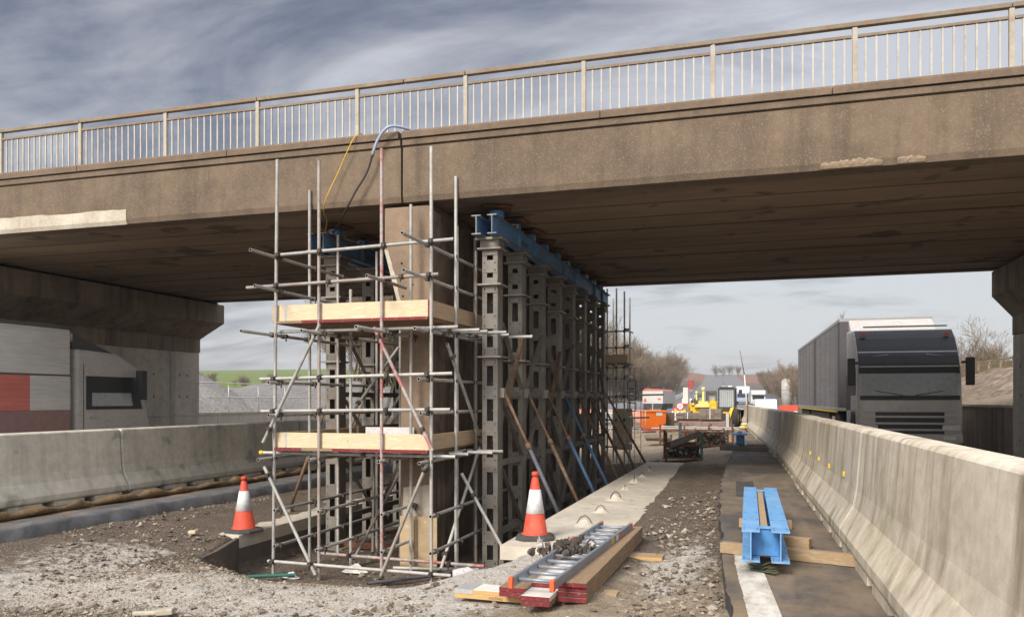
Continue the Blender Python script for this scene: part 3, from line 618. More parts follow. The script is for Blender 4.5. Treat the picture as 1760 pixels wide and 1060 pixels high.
pw = mb('pit_wall'); pw.b2((-.05, 0, -.75), (-.008, 11.2, -.201)); pw.build('side_form', sl2)
ew = thing('pit_wall', 'dark earth faced end of the excavation below the left cone', 'pit wall', (-7.52, 10.45, -.93))
e_ = mb('pit_wall'); e_.prism([(-.02, .02), (.04, .02), (.40, -.95), (.62, -1.85), (.50, -1.85), (.32, -.95)], -.2, .50, 'z'); e_.build('earth_face', ew)
# lifting points: mortar mounds with a bent wire
lp = thing('lifting_point', 'small mortar mound with a bent wire on the slab, nearest the cone', 'lifting point', (-2.05, 9.91, .08), 0, 'mortar mounds in a row on the right slab')
b = mb('slab_concrete'); r_ = random.Random(3); ring = []; N_ = 12
for rad, h in ((.16, 0), (.10, .025), (.055, .065), (.015, .09)):
    ring.append([(rad*math.cos(2*math.pi*i/N_)*r_.uniform(.75, 1.2), rad*math.sin(2*math.pi*i/N_)*r_.uniform(.75, 1.2), h*r_.uniform(.85, 1.1)) for i in range(N_)])
b.add([p for q in ring for p in q], [(j*N_+i, j*N_+(i+1) % N_, (j+1)*N_+(i+1) % N_, (j+1)*N_+i) for j in range(3) for i in range(N_)]+[tuple(range(3*N_, 4*N_))], True); b.build('mound', lp)
mb('dark_steel').path([(-.12, 0, 0), (-.06, .0, .1), (0, 0, .13), (.05, 0, .1), (.11, .02, 0)], .006).build('wire_loop', lp)
for k, (x, y) in enumerate([(-2.08, 11.16), (-2.12, 12.59), (-2.2, 14.09), (-2.22, 15.35), (-2.22, 16.44), (-2.24, 17.82)]):
    dup(lp, (x, y, .08), rng.uniform(0, 6), '%s mortar mound on the right slab, counted from the cone' % ORD[k+1], None, [.8, 1.05, .7, .95, .75, .9][k])

# ------------------------------------------------------------------ concrete barriers
def barrier_mesh(L, H, m, name, parent, markers):
    base = .30; prof = [(-.27, .07), (-.30, .10), (-.30, .19), (-.185, .40), (-.155, .55), (-.115, H-.03), (-.09, H), (.09, H), (.115, H-.03), (.155, .55), (.185, .40), (.30, .19), (.30, .10), (.27, .07)]
    b = mb(m); n = 10; rows = []
    for k in range(n+1): rows.append([(u, L*k/n+(.018 if k == 0 else -.018 if k == n else 0), w) for u, w in prof])
    q = len(prof); b.add([p for r in rows for p in r], [(k*q+j, k*q+(j+1) % q, (k+1)*q+(j+1) % q, (k+1)*q+j) for k in range(n) for j in range(q)]+[tuple(range(q)), tuple(range(n*q, n*q+q))])
    o = b.build('body', parent, .022)
    k = 0; y = .12                                  # feet with dark drainage gaps between
    while y < L-.3:
        mb(m).b2((-.285, y, -.01), (.285, y+.62, .069)).build('foot', parent); y += .86
    mb(m).b2((-.05, -.017, .35), (.05, .0175, H-.12)).build('joint_tongue', parent)
def barrier(label, grp, p, q, z, H, m, markers=()):
    p, q = Vector(p), Vector(q); d = q-p; L = d.length; rz = math.atan2(d.y, d.x)-math.pi/2
    t = thing('concrete_barrier', label, 'barrier', (p.x, p.y, z), rz, grp)
    barrier_mesh(L, H, m, 'body', t, markers)
    for (y, w) in markers:
        u = -.115-(.04*(H-w)/(H-.55)) if w > .55 else -.155-.03*(.55-w)/.15
        mb('yellow').box((u-.006, y, w), (.02, .06, .05)).build('marker', t)
    return t
# centre line of the right hand row (base offset 0.30 from its near toe)
bx = lambda y: float(np.interp(y, [0, 5.5, 8, 14, 20, 26, 32, 38, 44, 52, 60], [1.19, 1.13, 1.04, .88, .70, .46, .20, -.08, -.32, -.62, -.9]))
yj = [-3.8, 2.1, 8.05, 14.1, 20.2, 26.3, 32.4, 38.5, 44.6, 50.7]
names = ['pale concrete barrier nearest the camera on the right, its end cut off by the frame', 'pale streaked concrete barrier on the right next to the blue beams', 'brown stained concrete barrier with four yellow markers, third along the right row', 'leaning grey green concrete barrier beyond the marked one on the right', 'fifth concrete barrier along the right row, level with the far blue beam', 'sixth concrete barrier along the right row, beside the stillages', 'seventh concrete barrier along the right row, beside the yellow sandbags', 'eighth concrete barrier along the right row, level with the telehandler', 'last concrete barrier at the far end of the right row']
for k in range(9):
    mk = [(.9, .62), (2.2, .60), (3.4, .60), (4.6, .60)] if k == 2 else ([(2.2, .6), (4.0, .6)] if k in (4, 5) else ())
    barrier(names[k], 'concrete barriers along the right road', (bx(yj[k])+(.03 if k == 3 else 0), yj[k], 0), (bx(yj[k+1])+(.05 if k == 3 else 0), yj[k+1], 0), .27, 1.11, 'barrier_concrete', mk)
yl = [.1, 6.15, 12.2, 18.3, 24.4, 30.5, 36.6]
nl = ['weathered concrete barrier at the left edge of the frame', 'pale weathered concrete barrier left of the wide joint, in front of the box lorry', 'dark weathered concrete barrier right of the wide joint, in front of the abutment', 'concrete barrier on the left seen behind the left part of the scaffold', 'concrete barrier on the left seen between the prop towers', 'far concrete barrier of the left row, hidden mostly by the scaffold']
for k in range(6):
    barrier(nl[k], 'concrete barriers along the left road', (-11.38, yl[k], 0), (-11.38, yl[k+1], 0), -.10, 1.22, 'barrier_old')
# hessian roll along the foot of the left barriers
hb = mb('hessian'); rows = []; N_ = 10; ys = np.arange(3.5, 30, .07)
for y in ys:
    ph = y*2.1; rad = .056+.010*math.sin(y*2.3)+.014*math.sin(y*7.9+1)+.020*mnoise.noise(Vector((y*4, 0, 0)))+.02*mnoise.noise(Vector((y*9, 3, 0))); cx = -10.36+(kx(y)+9.5)*.55+.03*math.sin(y*2.2)
    rows.append([(cx+rad*1.35*math.cos(2*math.pi*i/N_)*(1+.13*math.cos(2*(2*math.pi*i/N_)-ph*1.6)), y, -.085+rad*.8+rad*math.sin(2*math.pi*i/N_)*(1+.22*math.sin(3*(2*math.pi*i/N_)-ph*2.4))) for i in range(N_)])
hb.add([p for r in rows for p in r], [(k*N_+i, k*N_+(i+1) % N_, (k+1)*N_+(i+1) % N_, (k+1)*N_+i) for k in range(len(rows)-1) for i in range(N_)], True)
tag(hb.build('hessian_roll', fix=False), 'twisted brown hessian roll laid along the foot of the left barriers', 'hessian roll')
# ------------------------------------------------------------------ shoring towers
PZ = -.93
def make_prop(label, grp):
    t = thing('shoring_prop', label, 'shoring prop', (0, 0, PZ), 0, grp); o = -PZ
    def segment(name, z0, z1, wins):
        b = mb('steel_prop'); z0 += o; z1 += o
        for s in (-1, 1):
            b.b2((s*.125, -.125, z0), (s*.113, .125, z1))
            for f in (-1, 1): b.b2((s*.1128, f*.125, z0), (s*.05, f*.114, z1))
        edges = [z0]+[v+o for w in wins for v in w]+[z1]
        for a, c in zip(edges[0::2], edges[1::2]):
            for f in (-1, 1):
                if c-a > .02: b.b2((-.122, f*.1252, a+.003), (.122, f*.133, c-.003))
        b.use('bolt')
        for a, c in zip(edges[0::2], edges[1::2]):
            if c-a < .1: continue
            for x in (-.085, .085):
                for z in (a+.045, c-.045): b.tube((x, -.133, z), (x, -.139, z), .011, 6); b.tube((x, .133, z), (x, .139, z), .011, 6)
        b.build(name, t)
    segment('lower_section', PZ+.02, 2.295, [(-.80, -.58), (-.36, -.02), (.20, .54), (.77, 1.10), (1.33, 1.66), (1.87, 2.17)])
    segment('middle_section', 2.325, 3.405, [(2.46, 2.74), (2.98, 3.29)])
    segment('upper_section', 3.435, 3.955, [(3.53, 3.60), (3.80, 3.87)])
    for z in (2.31, 3.42, 3.97): mb('steel_plate').box((0, 0, z+o), (.38, .38, .028)).build('joint_plate', t, .003)
    mb('steel_prop').b2((-.15, -.15, 3.99+o), (.15, .15, 4.10+o)).build('head_box', t)
    mb('steel_plate').box((0, 0, 4.122+o), (.42, .40, .04)).build('head_plate', t, .003)
    mb('steel_plate').box((0, 0, .01), (.45, .45, .02)).build('foot_plate', t)
    return t
PX = -3.92; PYR = [11.9, 13.25, 14.6, 15.95, 17.2, 18.45, 19.7, 20.9]
PXL = -7.03; PYL = [12.6, 13.95, 15.3, 16.7]
g1 = 'perforated steel shoring props on the right of the pier'; g2 = 'perforated steel shoring props on the left of the pier'
p0 = make_prop('perforated steel shoring prop nearest the camera, right of the scaffold', g1); p0.location = (PX, PYR[0], PZ)
for k in range(1, 8): dup(p0, (PX, PYR[k], PZ), 0, '%s perforated steel shoring prop from the camera in the row right of the pier' % ORD[k], g1)
for k, y in enumerate(PYL): dup(p0, (PXL, y, PZ), 0, '%s perforated steel shoring prop from the camera in the row left of the pier' % ORD[k], g2)
def brace_set(x, ys, grp, side):
    for k, (a, b_) in enumerate(zip(ys, ys[1:])):
        t = thing('prop_bracing', 'flat steel bracing between the %s and %s props of the %s row' % (ORD[k], ORD[k+1], side), 'bracing', (x, a, 0), 0, grp)
        for z in (1.70, .62, -.45): mb('steel_prop').b2((.05, .127, z), (.11, b_-a-.127, z+.09)).build('tie_bar', t)
        for (za, zb) in ((-.42, .58), (.70, 1.66), (1.80, 2.85)):
            mb('steel_prop').bar((.118, .10, za if k % 2 else zb), (.118, b_-a-.10, zb if k % 2 else za), .012, .07, (1, 0, 0)).build('diagonal', t)
        mb('steel_prop').bar((-.118, .10, .1), (-.118, b_-a-.10, 2.0), .012, .07, (1, 0, 0)).build('diagonal', t)
brace_set(PX, PYR, 'bracing between the right props', 'right')
brace_set(PXL, PYL, 'bracing between the left props', 'left')
for k, (y0, z0, y1, z1) in enumerate([(13.05, 2.75, 12.1, 1.55), (15.7, 2.6, 14.75, 1.3)]):
    t = tag(mb('rake_brown').bar((PX+.16, y0, z0), (PX+.16, y1, z1), .045, .065, (1, 0, 0)).build('timber_strut'), ['brown timber strut leaning between the first two right props', 'brown timber strut leaning between the third and fourth right props'][k], 'timber strut', 'timber struts between the props')

# blue twin header beams, in lengths
def ibeam(b, L, H=.29, Wd=.145, web=.012, fl=.016, y0=0):
    b.b2((-Wd/2, y0, 0), (Wd/2, y0+L, fl)); b.b2((-Wd/2, y0, H-fl), (Wd/2, y0+L, H)); b.b2((-web/2, y0, fl), (web/2, y0+L, H-fl))
def header(x, y, L, label, m='blue_beam', txt=None):
    t = thing('header_beam', label, 'steel beam', (x, y, 4.145), 0, 'blue steel header beams on the shoring props')
    b = mb(m); ibeam(b, L); b.build('beam', t)
    e = mb('blue_edge'); e.b2((-.0725, -.006, 0), (.0725, -.0005, .016)); e.b2((-.0725, -.006, .274), (.0725, -.0005, .29)); e.b2((-.006, -.006, .016), (.006, -.0005, .274)); e.build('cut_end', t)
    for yy in np.arange(.35, L-.1, .98): mb(m).b2((-.066, yy, .0165), (-.0065, yy+.012, .2735)).b2((.0065, yy, .0165), (.066, yy+.012, .2735)).build('stiffener', t) if (yy > 1 or m != 'blue_beam') else None
    mb('rust').b2((.0726, 0, .2755), (.0742, L, .2888)).b2((.0726, 0, .0012), (.0742, L, .0148)).build('rusty_edge', t) if m == 'blue_beam' else None
    bo = mb('steel_plate')
    for yy in (.06, .16, L-.16, L-.06): bo.tube((.045, yy, .258), (.045, yy, .274), .013, 6); bo.tube((-.045, yy, .258), (-.045, yy, .274), .013, 6)
    bo.build('flange_bolts', t)
    if txt: text('stencil', txt, .13, 'bolt', t, Matrix.Translation((.0072, 1.75, .145)) @ Matrix.Rotation(R(90), 4, 'Z') @ Matrix.Rotation(R(90), 4, 'X'), .001)
    return t
yb = [11.48, 14.75, 18.0, 21.35]
for k in range(3):
    w = ['near', 'middle', 'far'][k]
    header(PX+.125, yb[k]+.01, yb[k+1]-yb[k]-.02, '%s length of blue beam on the outer side of the right shoring row' % w, txt='AKORM' if k == 0 else None)
    header(PX-.125, yb[k]+.01, yb[k+1]-yb[k]-.02, '%s length of rusty blue beam on the pier side of the right shoring row' % w)
header(PXL+.125, 11.95, 4.8, 'blue beam on the pier side of the left shoring row, rust spotted web', txt='AKORM'); header(PXL-.125, 11.95, 4.8, 'blue beam on the far side of the left shoring row, pale end facing the camera')
# jacks
def make_jack(label, grp):
    t = thing('hydraulic_jack', label, 'jack', (0, 0, 4.436), 0, grp)
    mb('steel_plate').lathe([(.085, 0), (.085, .02)], 20).build('base_ring', t)
    mb('jack_blue').lathe([(.11, .021), (.118, .03), (.118, .155), (.108, .166)], 28).build('cylinder', t)
    mb('dark_steel').lathe([(.06, .167), (.06, .19)], 16).build('piston', t)
    mb('rust').box((0, 0, .203), (.46, .46, .022)).build('spreader_plate', t)
    la = MB().use('white_label'); a0, a1 = R(-100), R(-42); n = 8
    def arc(r, x0, x1, z0, z1):
        v = [(r*math.cos(x0+(x1-x0)*i/n), r*math.sin(x0+(x1-x0)*i/n), z) for z in (z0, z1) for i in range(n+1)]
        la.add(v, [(i, i+1, n+2+i, n+1+i) for i in range(n)], True)
    arc(.1195, a0, a1, .075, .135); la.use('dark_steel'); arc(.1205, a0+.18, a1-.15, .09, .12); la.build('label', t, fix=False)
    mb('steel_plate').tube((.09, .09, .05), (.13, .13, .05), .02, 8).build('valve', t)
    return t
j0 = make_jack('blue hydraulic jack on the near end of the right twin beams', 'blue hydraulic jacks on the right beams'); j0.location = (PX+.02, 12.05, 4.436); j0.rotation_euler = (0, 0, R(115))
for k in range(1, 10):
    dup(j0, (PX+.02, 12.05+.95*k, 4.436), R([0, 0, 75, 200, 90, 10, 120, 50, 30, 0][k]), '%s blue hydraulic jack from the camera on the right twin beams' % ORD[k], 'blue hydraulic jacks on the right beams')
for k in range(4):
    dup(j0, (PXL+.03, 12.52+1.02*k, 4.436), R(-8), '%s blue hydraulic jack from the camera on the left twin beams' % ORD[k], 'blue hydraulic jacks on the left beams')
# raking push-pull props
def make_raker(label, m1, m2, p, q):
    p, q = Vector(p), Vector(q); t = thing('raking_prop', label, 'raking prop', q, 0, 'raking push-pull props leaning against the right shoring')
    p = p-q; d = p.normalized(); mid = p*.55
    mb(m1).tube(p, mid-d*.04, .024, 10).build('inner_tube', t); mb(m2).tube(mid, Vector((0, 0, 0))+d*.05, .031, 10).build('outer_tube', t)
    mb('rake_brown').tube(mid-d*.03, mid+d*.07, .043, 10).build('adjusting_collar', t)
    b = mb('steel_plate'); b.box(p+Vector((-.06, 0, .02)), (.12, .10, .15)).build('top_bracket', t)
    mb('steel_plate').box((0, 0, .0), (.12, .12, .10)).build('foot_bracket', t)
cols = [('rake_brown', 'rake_grey', 'brown and grey'), ('rake_brown', 'rake_brown', 'rust brown'), ('rake_brown', 'rake_blue', 'brown topped bright blue'), ('rake_blue', 'rake_blue', 'all blue'), ('rake_brown', 'rake_brown', 'dark brown'), ('rake_brown', 'rake_brown', 'dark brown'), ('rake_brown', 'rake_brown', 'dark brown'), ('rake_brown', 'rake_brown', 'dark brown')]
for k, (a, b_, c) in enumerate(cols):
    y = PYR[k]; make_raker('%s raking prop leaning against the %s right shoring prop from the camera' % (c, ORD[k]), a, b_, (PX+.20, y+.02, 1.74), (-2.74, y-.42 if k < 7 else y+.3, -.06))
for k in range(2):
    make_raker('brown raking prop leaning against the %s left shoring prop' % ORD[k], 'rake_brown', 'rake_brown', (PXL-.2, PYL[k]+.1, 1.65), (-8.15, PYL[k]+.3, -.36))

# ------------------------------------------------------------------ scaffold round the pier nose
RT = .0242
class Scaffold:
    def __init__(s, label, loc, grp=None): s.o = Vector(loc); s.t = thing('tube_scaffold', label, 'scaffold', loc, 0, grp); s.n = 0
    def tube(s, name, p, q, m='galv', at=(), dirs=None):
        p, q = Vector(p)-s.o, Vector(q)-s.o
        o = mb(m).tube(p, q, RT, 12, hole='tube_hole').build(name, s.t, fix=False)
        d = (q-p)
        for f in at: s.clamp(o, p+d*f, d.normalized())
        return o
    def clamp(s, parent, c, d):
        b = mb('coupler'); b.tube(c-d*.028, c+d*.028, RT+.013, 8)
        u = d.orthogonal().normalized() if abs(d.z) > .9 else Vector((0, 0, 1)); v = d.cross(u)
        b.box(c+v*.048, (.05, .045, .05)); b.tube(c+v*.05+u*.035, c+v*.05-u*.075, .010, 6)
        b.tube(c-v*.035+u*.05, c-v*.035-u*.03, .009, 6); b.build('coupler', parent)
sc = Scaffold('galvanised tube scaffold with two timber platforms wrapped round the pier nose', (-5.4, 10.3, -.93))
XA, XB, XCc, XD = -6.74, -6.02, -5.03, -4.28
Y1, Y2, Y3, Y4 = 10.30, 11.25, 12.15, 13.6
def std(x, y, top, m='galv', bot=-.93, dx=0): sc.tube('standard', (x-dx, y, bot), (x+dx, y, top), m)
std(XA, Y1, 5.16, dx=.035); std(XB, Y1, 5.08, 'galv_rust'); std(XCc, Y1, 5.17, 'red_tube'); std(XD, Y1, 5.13)
std(XA+.0, Y2, 4.95); std(XB, Y2, 3.36); std(-4.93, 11.08, 4.56); std(XD, Y2, 4.97)
std(XA, Y3, 4.42); std(XD, Y3, 4.02, 'galv_rust'); std(-4.45, 11.75, 4.35); std(-4.42, 12.5, 4.3)
std(XB, Y3, 4.1); std(XA, Y4, 3.6); std(XB, Y4, 3.6); std(XD-.02, 13.35, 3.9); std(-5.62, 12.2, 3.9); std(-5.62, 13.4, 3.9)
Yf = Y1-.05
# front guard rails and ledgers
sc.tube('ledger', (XA+.10, Yf, 3.755), (-3.93, Yf+.0, 3.83), 'galv', (.0, .25, .62, .88))
sc.tube('ledger', (XA-.45, Yf, 3.30), (-4.15, Yf, 3.365), 'galv_rust', (.17, .45, .82, .955))
sc.tube('ledger', (XA-.22, Yf, 1.955), (-3.95, Yf, 2.01), 'galv', (.08, .33, .68, .88))
sc.tube('ledger', (XA-.20, Yf, 1.485), (-3.98, Yf, 1.52), 'galv', (.07, .33, .68, .89))
sc.tube('ledger', (XA-.09, Yf, -.70), (-3.97, Yf, -.735), 'galv', (.03, .90))
sc.tube('ledger', (XA+.30, Y2-.25, -.70), (-3.75, Y2-.25, -.74), 'red_tube', (.2, .8))
# rails running back along the sides
for (x, z, y0, y1, m) in ((XA+.05, 3.72, 9.62, 12.9, 'galv_rust'), (XA+.05, 3.24, 9.72, 12.8, 'galv'), (XD-.05, 3.78, 9.45, 13.4, 'galv'), (XD-.05, 3.315, 9.5, 13.4, 'galv'),
        (XCc+.05, 3.31, 9.75, 11.0, 'galv_rust'), (XA+.05, 1.90, 10.05, 13.8, 'galv'), (XD-.05, 1.93, 9.98, 13.5, 'galv'), (XA+.05, 1.43, 10.05, 13.7, 'galv'), (XD-.05, 1.47, 10.05, 13.5, 'galv'),
        (XA+.05, .05, 10.2, 14.0, 'galv'), (XA+.05, -.47, 10.2, 14.0, 'galv'), (XB+.05, .06, 10.2, 14.0, 'galv'), (XB+.05, -.48, 10.15, 14.0, 'galv'),
        (XCc+.05, .06, 10.2, 13.8, 'galv'), (XCc+.05, -.46, 10.2, 13.8, 'galv'), (XD+.05, .07, 10.15, 13.6, 'galv'), (XD+.05, -.43, 10.15, 13.6, 'galv')):
    L = y1-y0; sc.tube('ledger', (x, y0, z), (x, y1, z+.0), m, tuple((v-y0)/L for v in (Y1, Y2, Y3) if y0 < v < y1))
# platform bearers
for (x, y0) in ((XA-.05, 9.55), (XB+.05, 9.75), (XCc+.05, 9.45), (XD-.05, 9.85)):
    sc.tube('transom', (x, y0, 2.60), (x, 13.0, 2.60), 'galv', ((Y1-y0)/(13-y0), (Y2-y0)/(13-y0), .3))
for (y, x1) in ((10.42, -3.93), (10.95, -3.80), (11.25, -3.78), (11.45, -3.55), (11.9, -3.65), (12.35, -3.4)):
    sc.tube('transom', (XA-.12 if y < 10.5 else (XD-.42), y, 2.655), (x1, y, 2.655), 'galv', (.5,))
for (x, y0) in ((XA-.05, 9.95), (XB-.05, 10.12), (XCc+.05, 10.1), (XD-.05, 10.0)):
    sc.tube('transom', (x, y0, .80), (x, 13.0, .80), 'galv', ((Y1-y0)/(13-y0), (Y2-y0)/(13-y0)))
for (y, x1) in ((10.45, -3.98), (10.98, -3.98), (11.4, -3.75), (11.75, -3.70)):
    sc.tube('transom', (XA-.34 if y < 10.5 else XD-.42, y, .865), (x1, y, .865), 'galv', (.55,))
mb('yellow').tube((XA-.36+5.4, .15, .865+.93), (XA-.30+5.4, .15, .865+.93), RT+.008, 10).build('end_cap', sc.t)
# diagonal braces
Yq = Y1-.10
sc.tube('brace', (-6.88, Yq, 1.03), (-5.95, Yq, 2.72), 'galv', (.12, .93))
sc.tube('brace', (-5.10, Yq, 2.66), (-4.22, Yq, .96), 'red_tube', (.08, .83))
sc.tube('brace', (-6.86, Yq, .68), (-6.02, Yq, -.84), 'galv', (.08, .9))
sc.tube('brace', (-4.30, Yq, .78), (-5.04, Yq, -.90), 'galv_rust', (.05, .95))
sc.tube('brace', (XD+.06, 10.75, 2.45), (XD+.06, 12.5, .75), 'galv', (.1, .8))
sc.tube('brace', (XD+.07, 11.3, .56), (-3.50, 11.42, -.72), 'galv', (.25,))
sc.tube('brace', (XD+.05, 12.4, 1.1), (XD-.1, 10.9, -.8), 'galv', (.1, .9))
sc.tube('brace', (XB+.08, 12.9, .4), (XB+.08, 11.2, -.8), 'galv_rust', ())
sc.tube('brace', (-5.56, 12.0, 2.5), (-6.02, 11.35, 1.5), 'galv', (.9,))
sc.tube('brace', (-5.62, 13.4, 2.6), (XB, 12.2, 1.1), 'galv_rust', (.1, .8))
sc.tube('brace', (XA, 13.5, .55), (XB, 12.0, -.85), 'galv_rust', ())
# platforms: toe boards and decking
def boards(z, tz):
    o = sc.o
    def bd(name, a, b_, m, red=None):
        a, b_ = Vector(a)-o, Vector(b_)-o; ob = mb(m).b2(a, b_).build(name, sc.t, .003)
        if red: r0, r1 = Vector(red[0])-o, Vector(red[1])-o; mb('red_paint_end').b2(r0, r1).build('painted_end', ob)
        return ob
    yf = Y1+.035
    bd('toe_board', (XA-.05+.04, yf, z), (XD-.06, yf+.036, tz), 'board_new')
    mb('rail_galv').b2(Vector((XA+.13, yf-.003, z+.004))-o, Vector((XA+.17, yf, tz-.004))-o).build('end_band', sc.t)
    bd('toe_board', (XA-.07, yf-.004, z+.0), (XA-.03, Y3+.9, tz-.01), 'board_side')
    bd('toe_board', (XD-.055, yf-.02, z), (XD-.017, Y3+1.2, tz-.004), 'board_side', ((XD-.056, yf-.024, z), (XD-.016, yf-.0205, tz-.004)) if z > 2 else None)
    xs = [XA-.02, XA+.44, XA+.94, XA+1.45, XA+1.95, XD-.07]
    for k in range(4):                               # front bays decked front to back
        bd('deck_board', (XA-.02, yf-.05+.232*k, z-.04), (XD-.06, yf-.05+.232*k+.225, z-.002), 'board_old')
    for k, (a, b_) in enumerate(zip(xs, xs[1:])):
        if k in ((1, 2, 3, 4) if z > 2 else (0, 2, 3, 4)):
            mb('red_paint_end').b2(Vector((a+.004, yf-.0565, z-.042))-o, Vector((b_-.004, yf-.0505, z-.0))-o).build('painted_edge', sc.t)
    for k in range(2):
        bd('deck_board', (XA+.0+.23*k, yf+.90, z-.04), (XA+.225+.23*k, Y3+.9, z-.002), 'board_old')
        bd('deck_board', (XD-.07-.23*k-.225, yf+.90, z-.04), (XD-.07-.23*k, Y3+1.2, z-.002), 'board_old')
boards(2.80, 3.035); boards(.955, 1.175)
inner = mb('board_old').b2((XB+.02+5.4, 1.1, 1.0+.93), (XB+.06+5.4, 3.4, 1.24+.93)).build('toe_board', sc.t)
mb('white_paint').b2((-5.75+5.4, .92, 1.0+.93), (-4.95+5.4, .96, 1.235+.93)).build('toe_board', sc.t)
mb('white_paint').b2((-6.5+5.4, 1.95, 2.9+.93), (-5.3+5.4, 1.99, 3.12+.93)).build('toe_board', sc.t)
# far scaffold at the other end of the pier
s2 = Scaffold('second tube scaffold beyond the far end of the right shoring row', (-3.7, 22.4, -.1))
for (x, y, t_) in ((-3.98, 22.3, 4.75), (-3.72, 22.3, 4.75), (-3.50, 22.3, 4.65), (-3.98, 23.3, 4.6), (-3.50, 23.3, 4.6)): s2.tube('standard', (x, y, -.15), (x, y, t_))
for z in (.35, 1.1, 1.75, 2.25, 2.55, 3.1, 3.55):
    s2.tube('ledger', (-4.1, 22.24, z), (-3.38, 22.24, z), 'galv', (.17, .53, .84))
    s2.tube('ledger', (-3.45, 22.1, z+.05), (-3.45, 23.5, z+.05), 'galv', (.15,))
mb('board_old').b2((-4.1+3.7, -.2, 2.75), (-3.4+3.7, 1.0, 2.79)).build('deck_board', s2.t)
mb('board_side').b2((-4.1+3.7, -.2, 2.80), (-3.4+3.7, -.16, 3.0)).build('toe_board', s2.t)
mb('plywood').b2((-4.0+3.7, 1.0, .3), (-3.45+3.7, 1.02, 1.5)).build('plywood_infill', s2.t)
# standing sheet of reinforcing mesh
ms = thing('mesh_panel', 'tall sheet of thin steel mesh standing beside the far scaffold', 'mesh panel', (-3.02, 19.9, -.1))
b = mb('rail_galv')
for k in range(3): b.tube((.0+.15*k, .0, 0), (-.02+.16*k, .05, 2.55), .007, 5)
for k in range(11): b.tube((.0, .0, .12+.24*k), (.32, .0, .12+.24*k), .005, 5)
b.build('wires', ms); mb('galv').tube((-.25, .02, 1.86), (.85, .02, 1.88), .02, 8).build('cross_tube', ms); mb('galv').tube((-.1, .02, 1.3), (.5, .1, 1.32), .02, 8).build('cross_tube', ms)
# small frame ladders hanging at the scaffold
fl = thing('ladder_bracket', 'black box frames stacked on the far scaffold', 'bracket', (-3.36, 22.0, 1.35))
b = mb('dark_steel')
for k in range(3):
    z = .30*k
    for (p, q) in (((0, 0, z), (.22, 0, z)), ((0, 0, z+.22), (.22, 0, z+.22)), ((0, 0, z), (0, 0, z+.22)), ((.22, 0, z), (.22, 0, z+.22))): b.bar(p, q, .025, .025)
b.build('frames', fl)

# hose and cable over the fascia
hs = thing('concrete_hose', 'pale blue hose joined to a black hose hanging over the bridge fascia', 'hose', (-5.14, 11.2, 5.75))
def curve(pts, r, m, name, parent, n=8):
    o = parent.location; P = [Vector(p)-o for p in pts]; out = []
    for i in range(len(P)-1):
        p0, p1, p2, p3 = P[max(i-1, 0)], P[i], P[i+1], P[min(i+2, len(P)-1)]
        for t in np.linspace(0, 1, 9)[:-1 if i < len(P)-2 else None]:
            t = float(t); out.append(.5*((2*p1)+(-p0+p2)*t+(2*p0-5*p1+4*p2-p3)*t*t+(-p0+3*p1-3*p2+p3)*t**3))
    rows = []
    for i, p in enumerate(out):
        d = (out[min(i+1, len(out)-1)]-out[max(i-1, 0)]).normalized(); a = d.cross(Vector((0.3, 1, .1))).normalized(); b2 = d.cross(a)
        rows.append([p+(a*math.cos(6.2832*k/n)+b2*math.sin(6.2832*k/n))*r for k in range(n)])
    g = mb(m); g.add([q for w in rows for q in w], [(j*n+k, j*n+(k+1) % n, (j+1)*n+(k+1) % n, (j+1)*n+k) for j in range(len(rows)-1) for k in range(n)], True)
    return g.build(name, parent, fix=False)
curve([(-5.02, 11.6, 5.75), (-5.10, 11.3, 5.775), (-5.30, 11.12, 5.77), (-5.48, 11.13, 5.62), (-5.58, 11.14, 5.42)], .022, 'hose_blue', 'blue_hose', hs)
mb('steel_plate').tube((-.44, -.06, -.32), (-.46, -.06, -.40), .028, 10).build('coupling', hs)
curve([(-5.60, 11.14, 5.36), (-5.70, 11.16, 5.12), (-5.90, 11.16, 4.83), (-6.08, 11.22, 4.60), (-6.5, 11.75, 4.52), (-6.93, 12.33, 4.5)], .016, 'hose_black', 'black_hose', hs)
cb_ = thing('power_cable', 'thin yellow cable hanging down the fascia to the left jacks', 'cable', (-5.9, 11.2, 5.73))
curve([(-5.88, 11.5, 5.735), (-5.90, 11.2, 5.73), (-6.2, 11.19, 5.18), (-6.46, 11.2, 4.68), (-6.75, 11.8, 4.58), (-7.03, 12.2, 4.45)], .008, 'cable_yellow', 'cable', cb_, 6)

# pit litter
for k, (x, y, s_, lab) in enumerate(((-4.05, 11.0, .16, 'crumpled pale plastic bag on the pit floor under the near shoring prop'), (-5.75, 10.9, .13, 'crumpled pale sack on the pit floor behind the lowest scaffold tubes'), (-6.45, 10.25, .09, 'scrap of white plastic at the foot of the left scaffold standard'))):
    b = MB().use('white_label' if k != 1 else 'board_pale'); r_ = random.Random(k); N_ = 9; v = [(0, 0, s_*.9)]
    for j in range(1, 4):
        for i in range(N_): a = 6.283*i/N_; q = s_*(j/3)*r_.uniform(.7, 1.25); v.append((q*1.4*math.cos(a), q*math.sin(a), s_*(1-(j/3)**2)*r_.uniform(.5, 1.2)))
    f = [(0, 1+i, 1+(i+1) % N_) for i in range(N_)]+[(1+j*N_+i, 1+j*N_+(i+1) % N_, 1+(j+1)*N_+(i+1) % N_, 1+(j+1)*N_+i) for j in range(2) for i in range(N_)]
    b.add(v, f); o = b.build('crumpled_bag', loc=(x, y, -.92)); tag(o, lab, 'plastic bag')
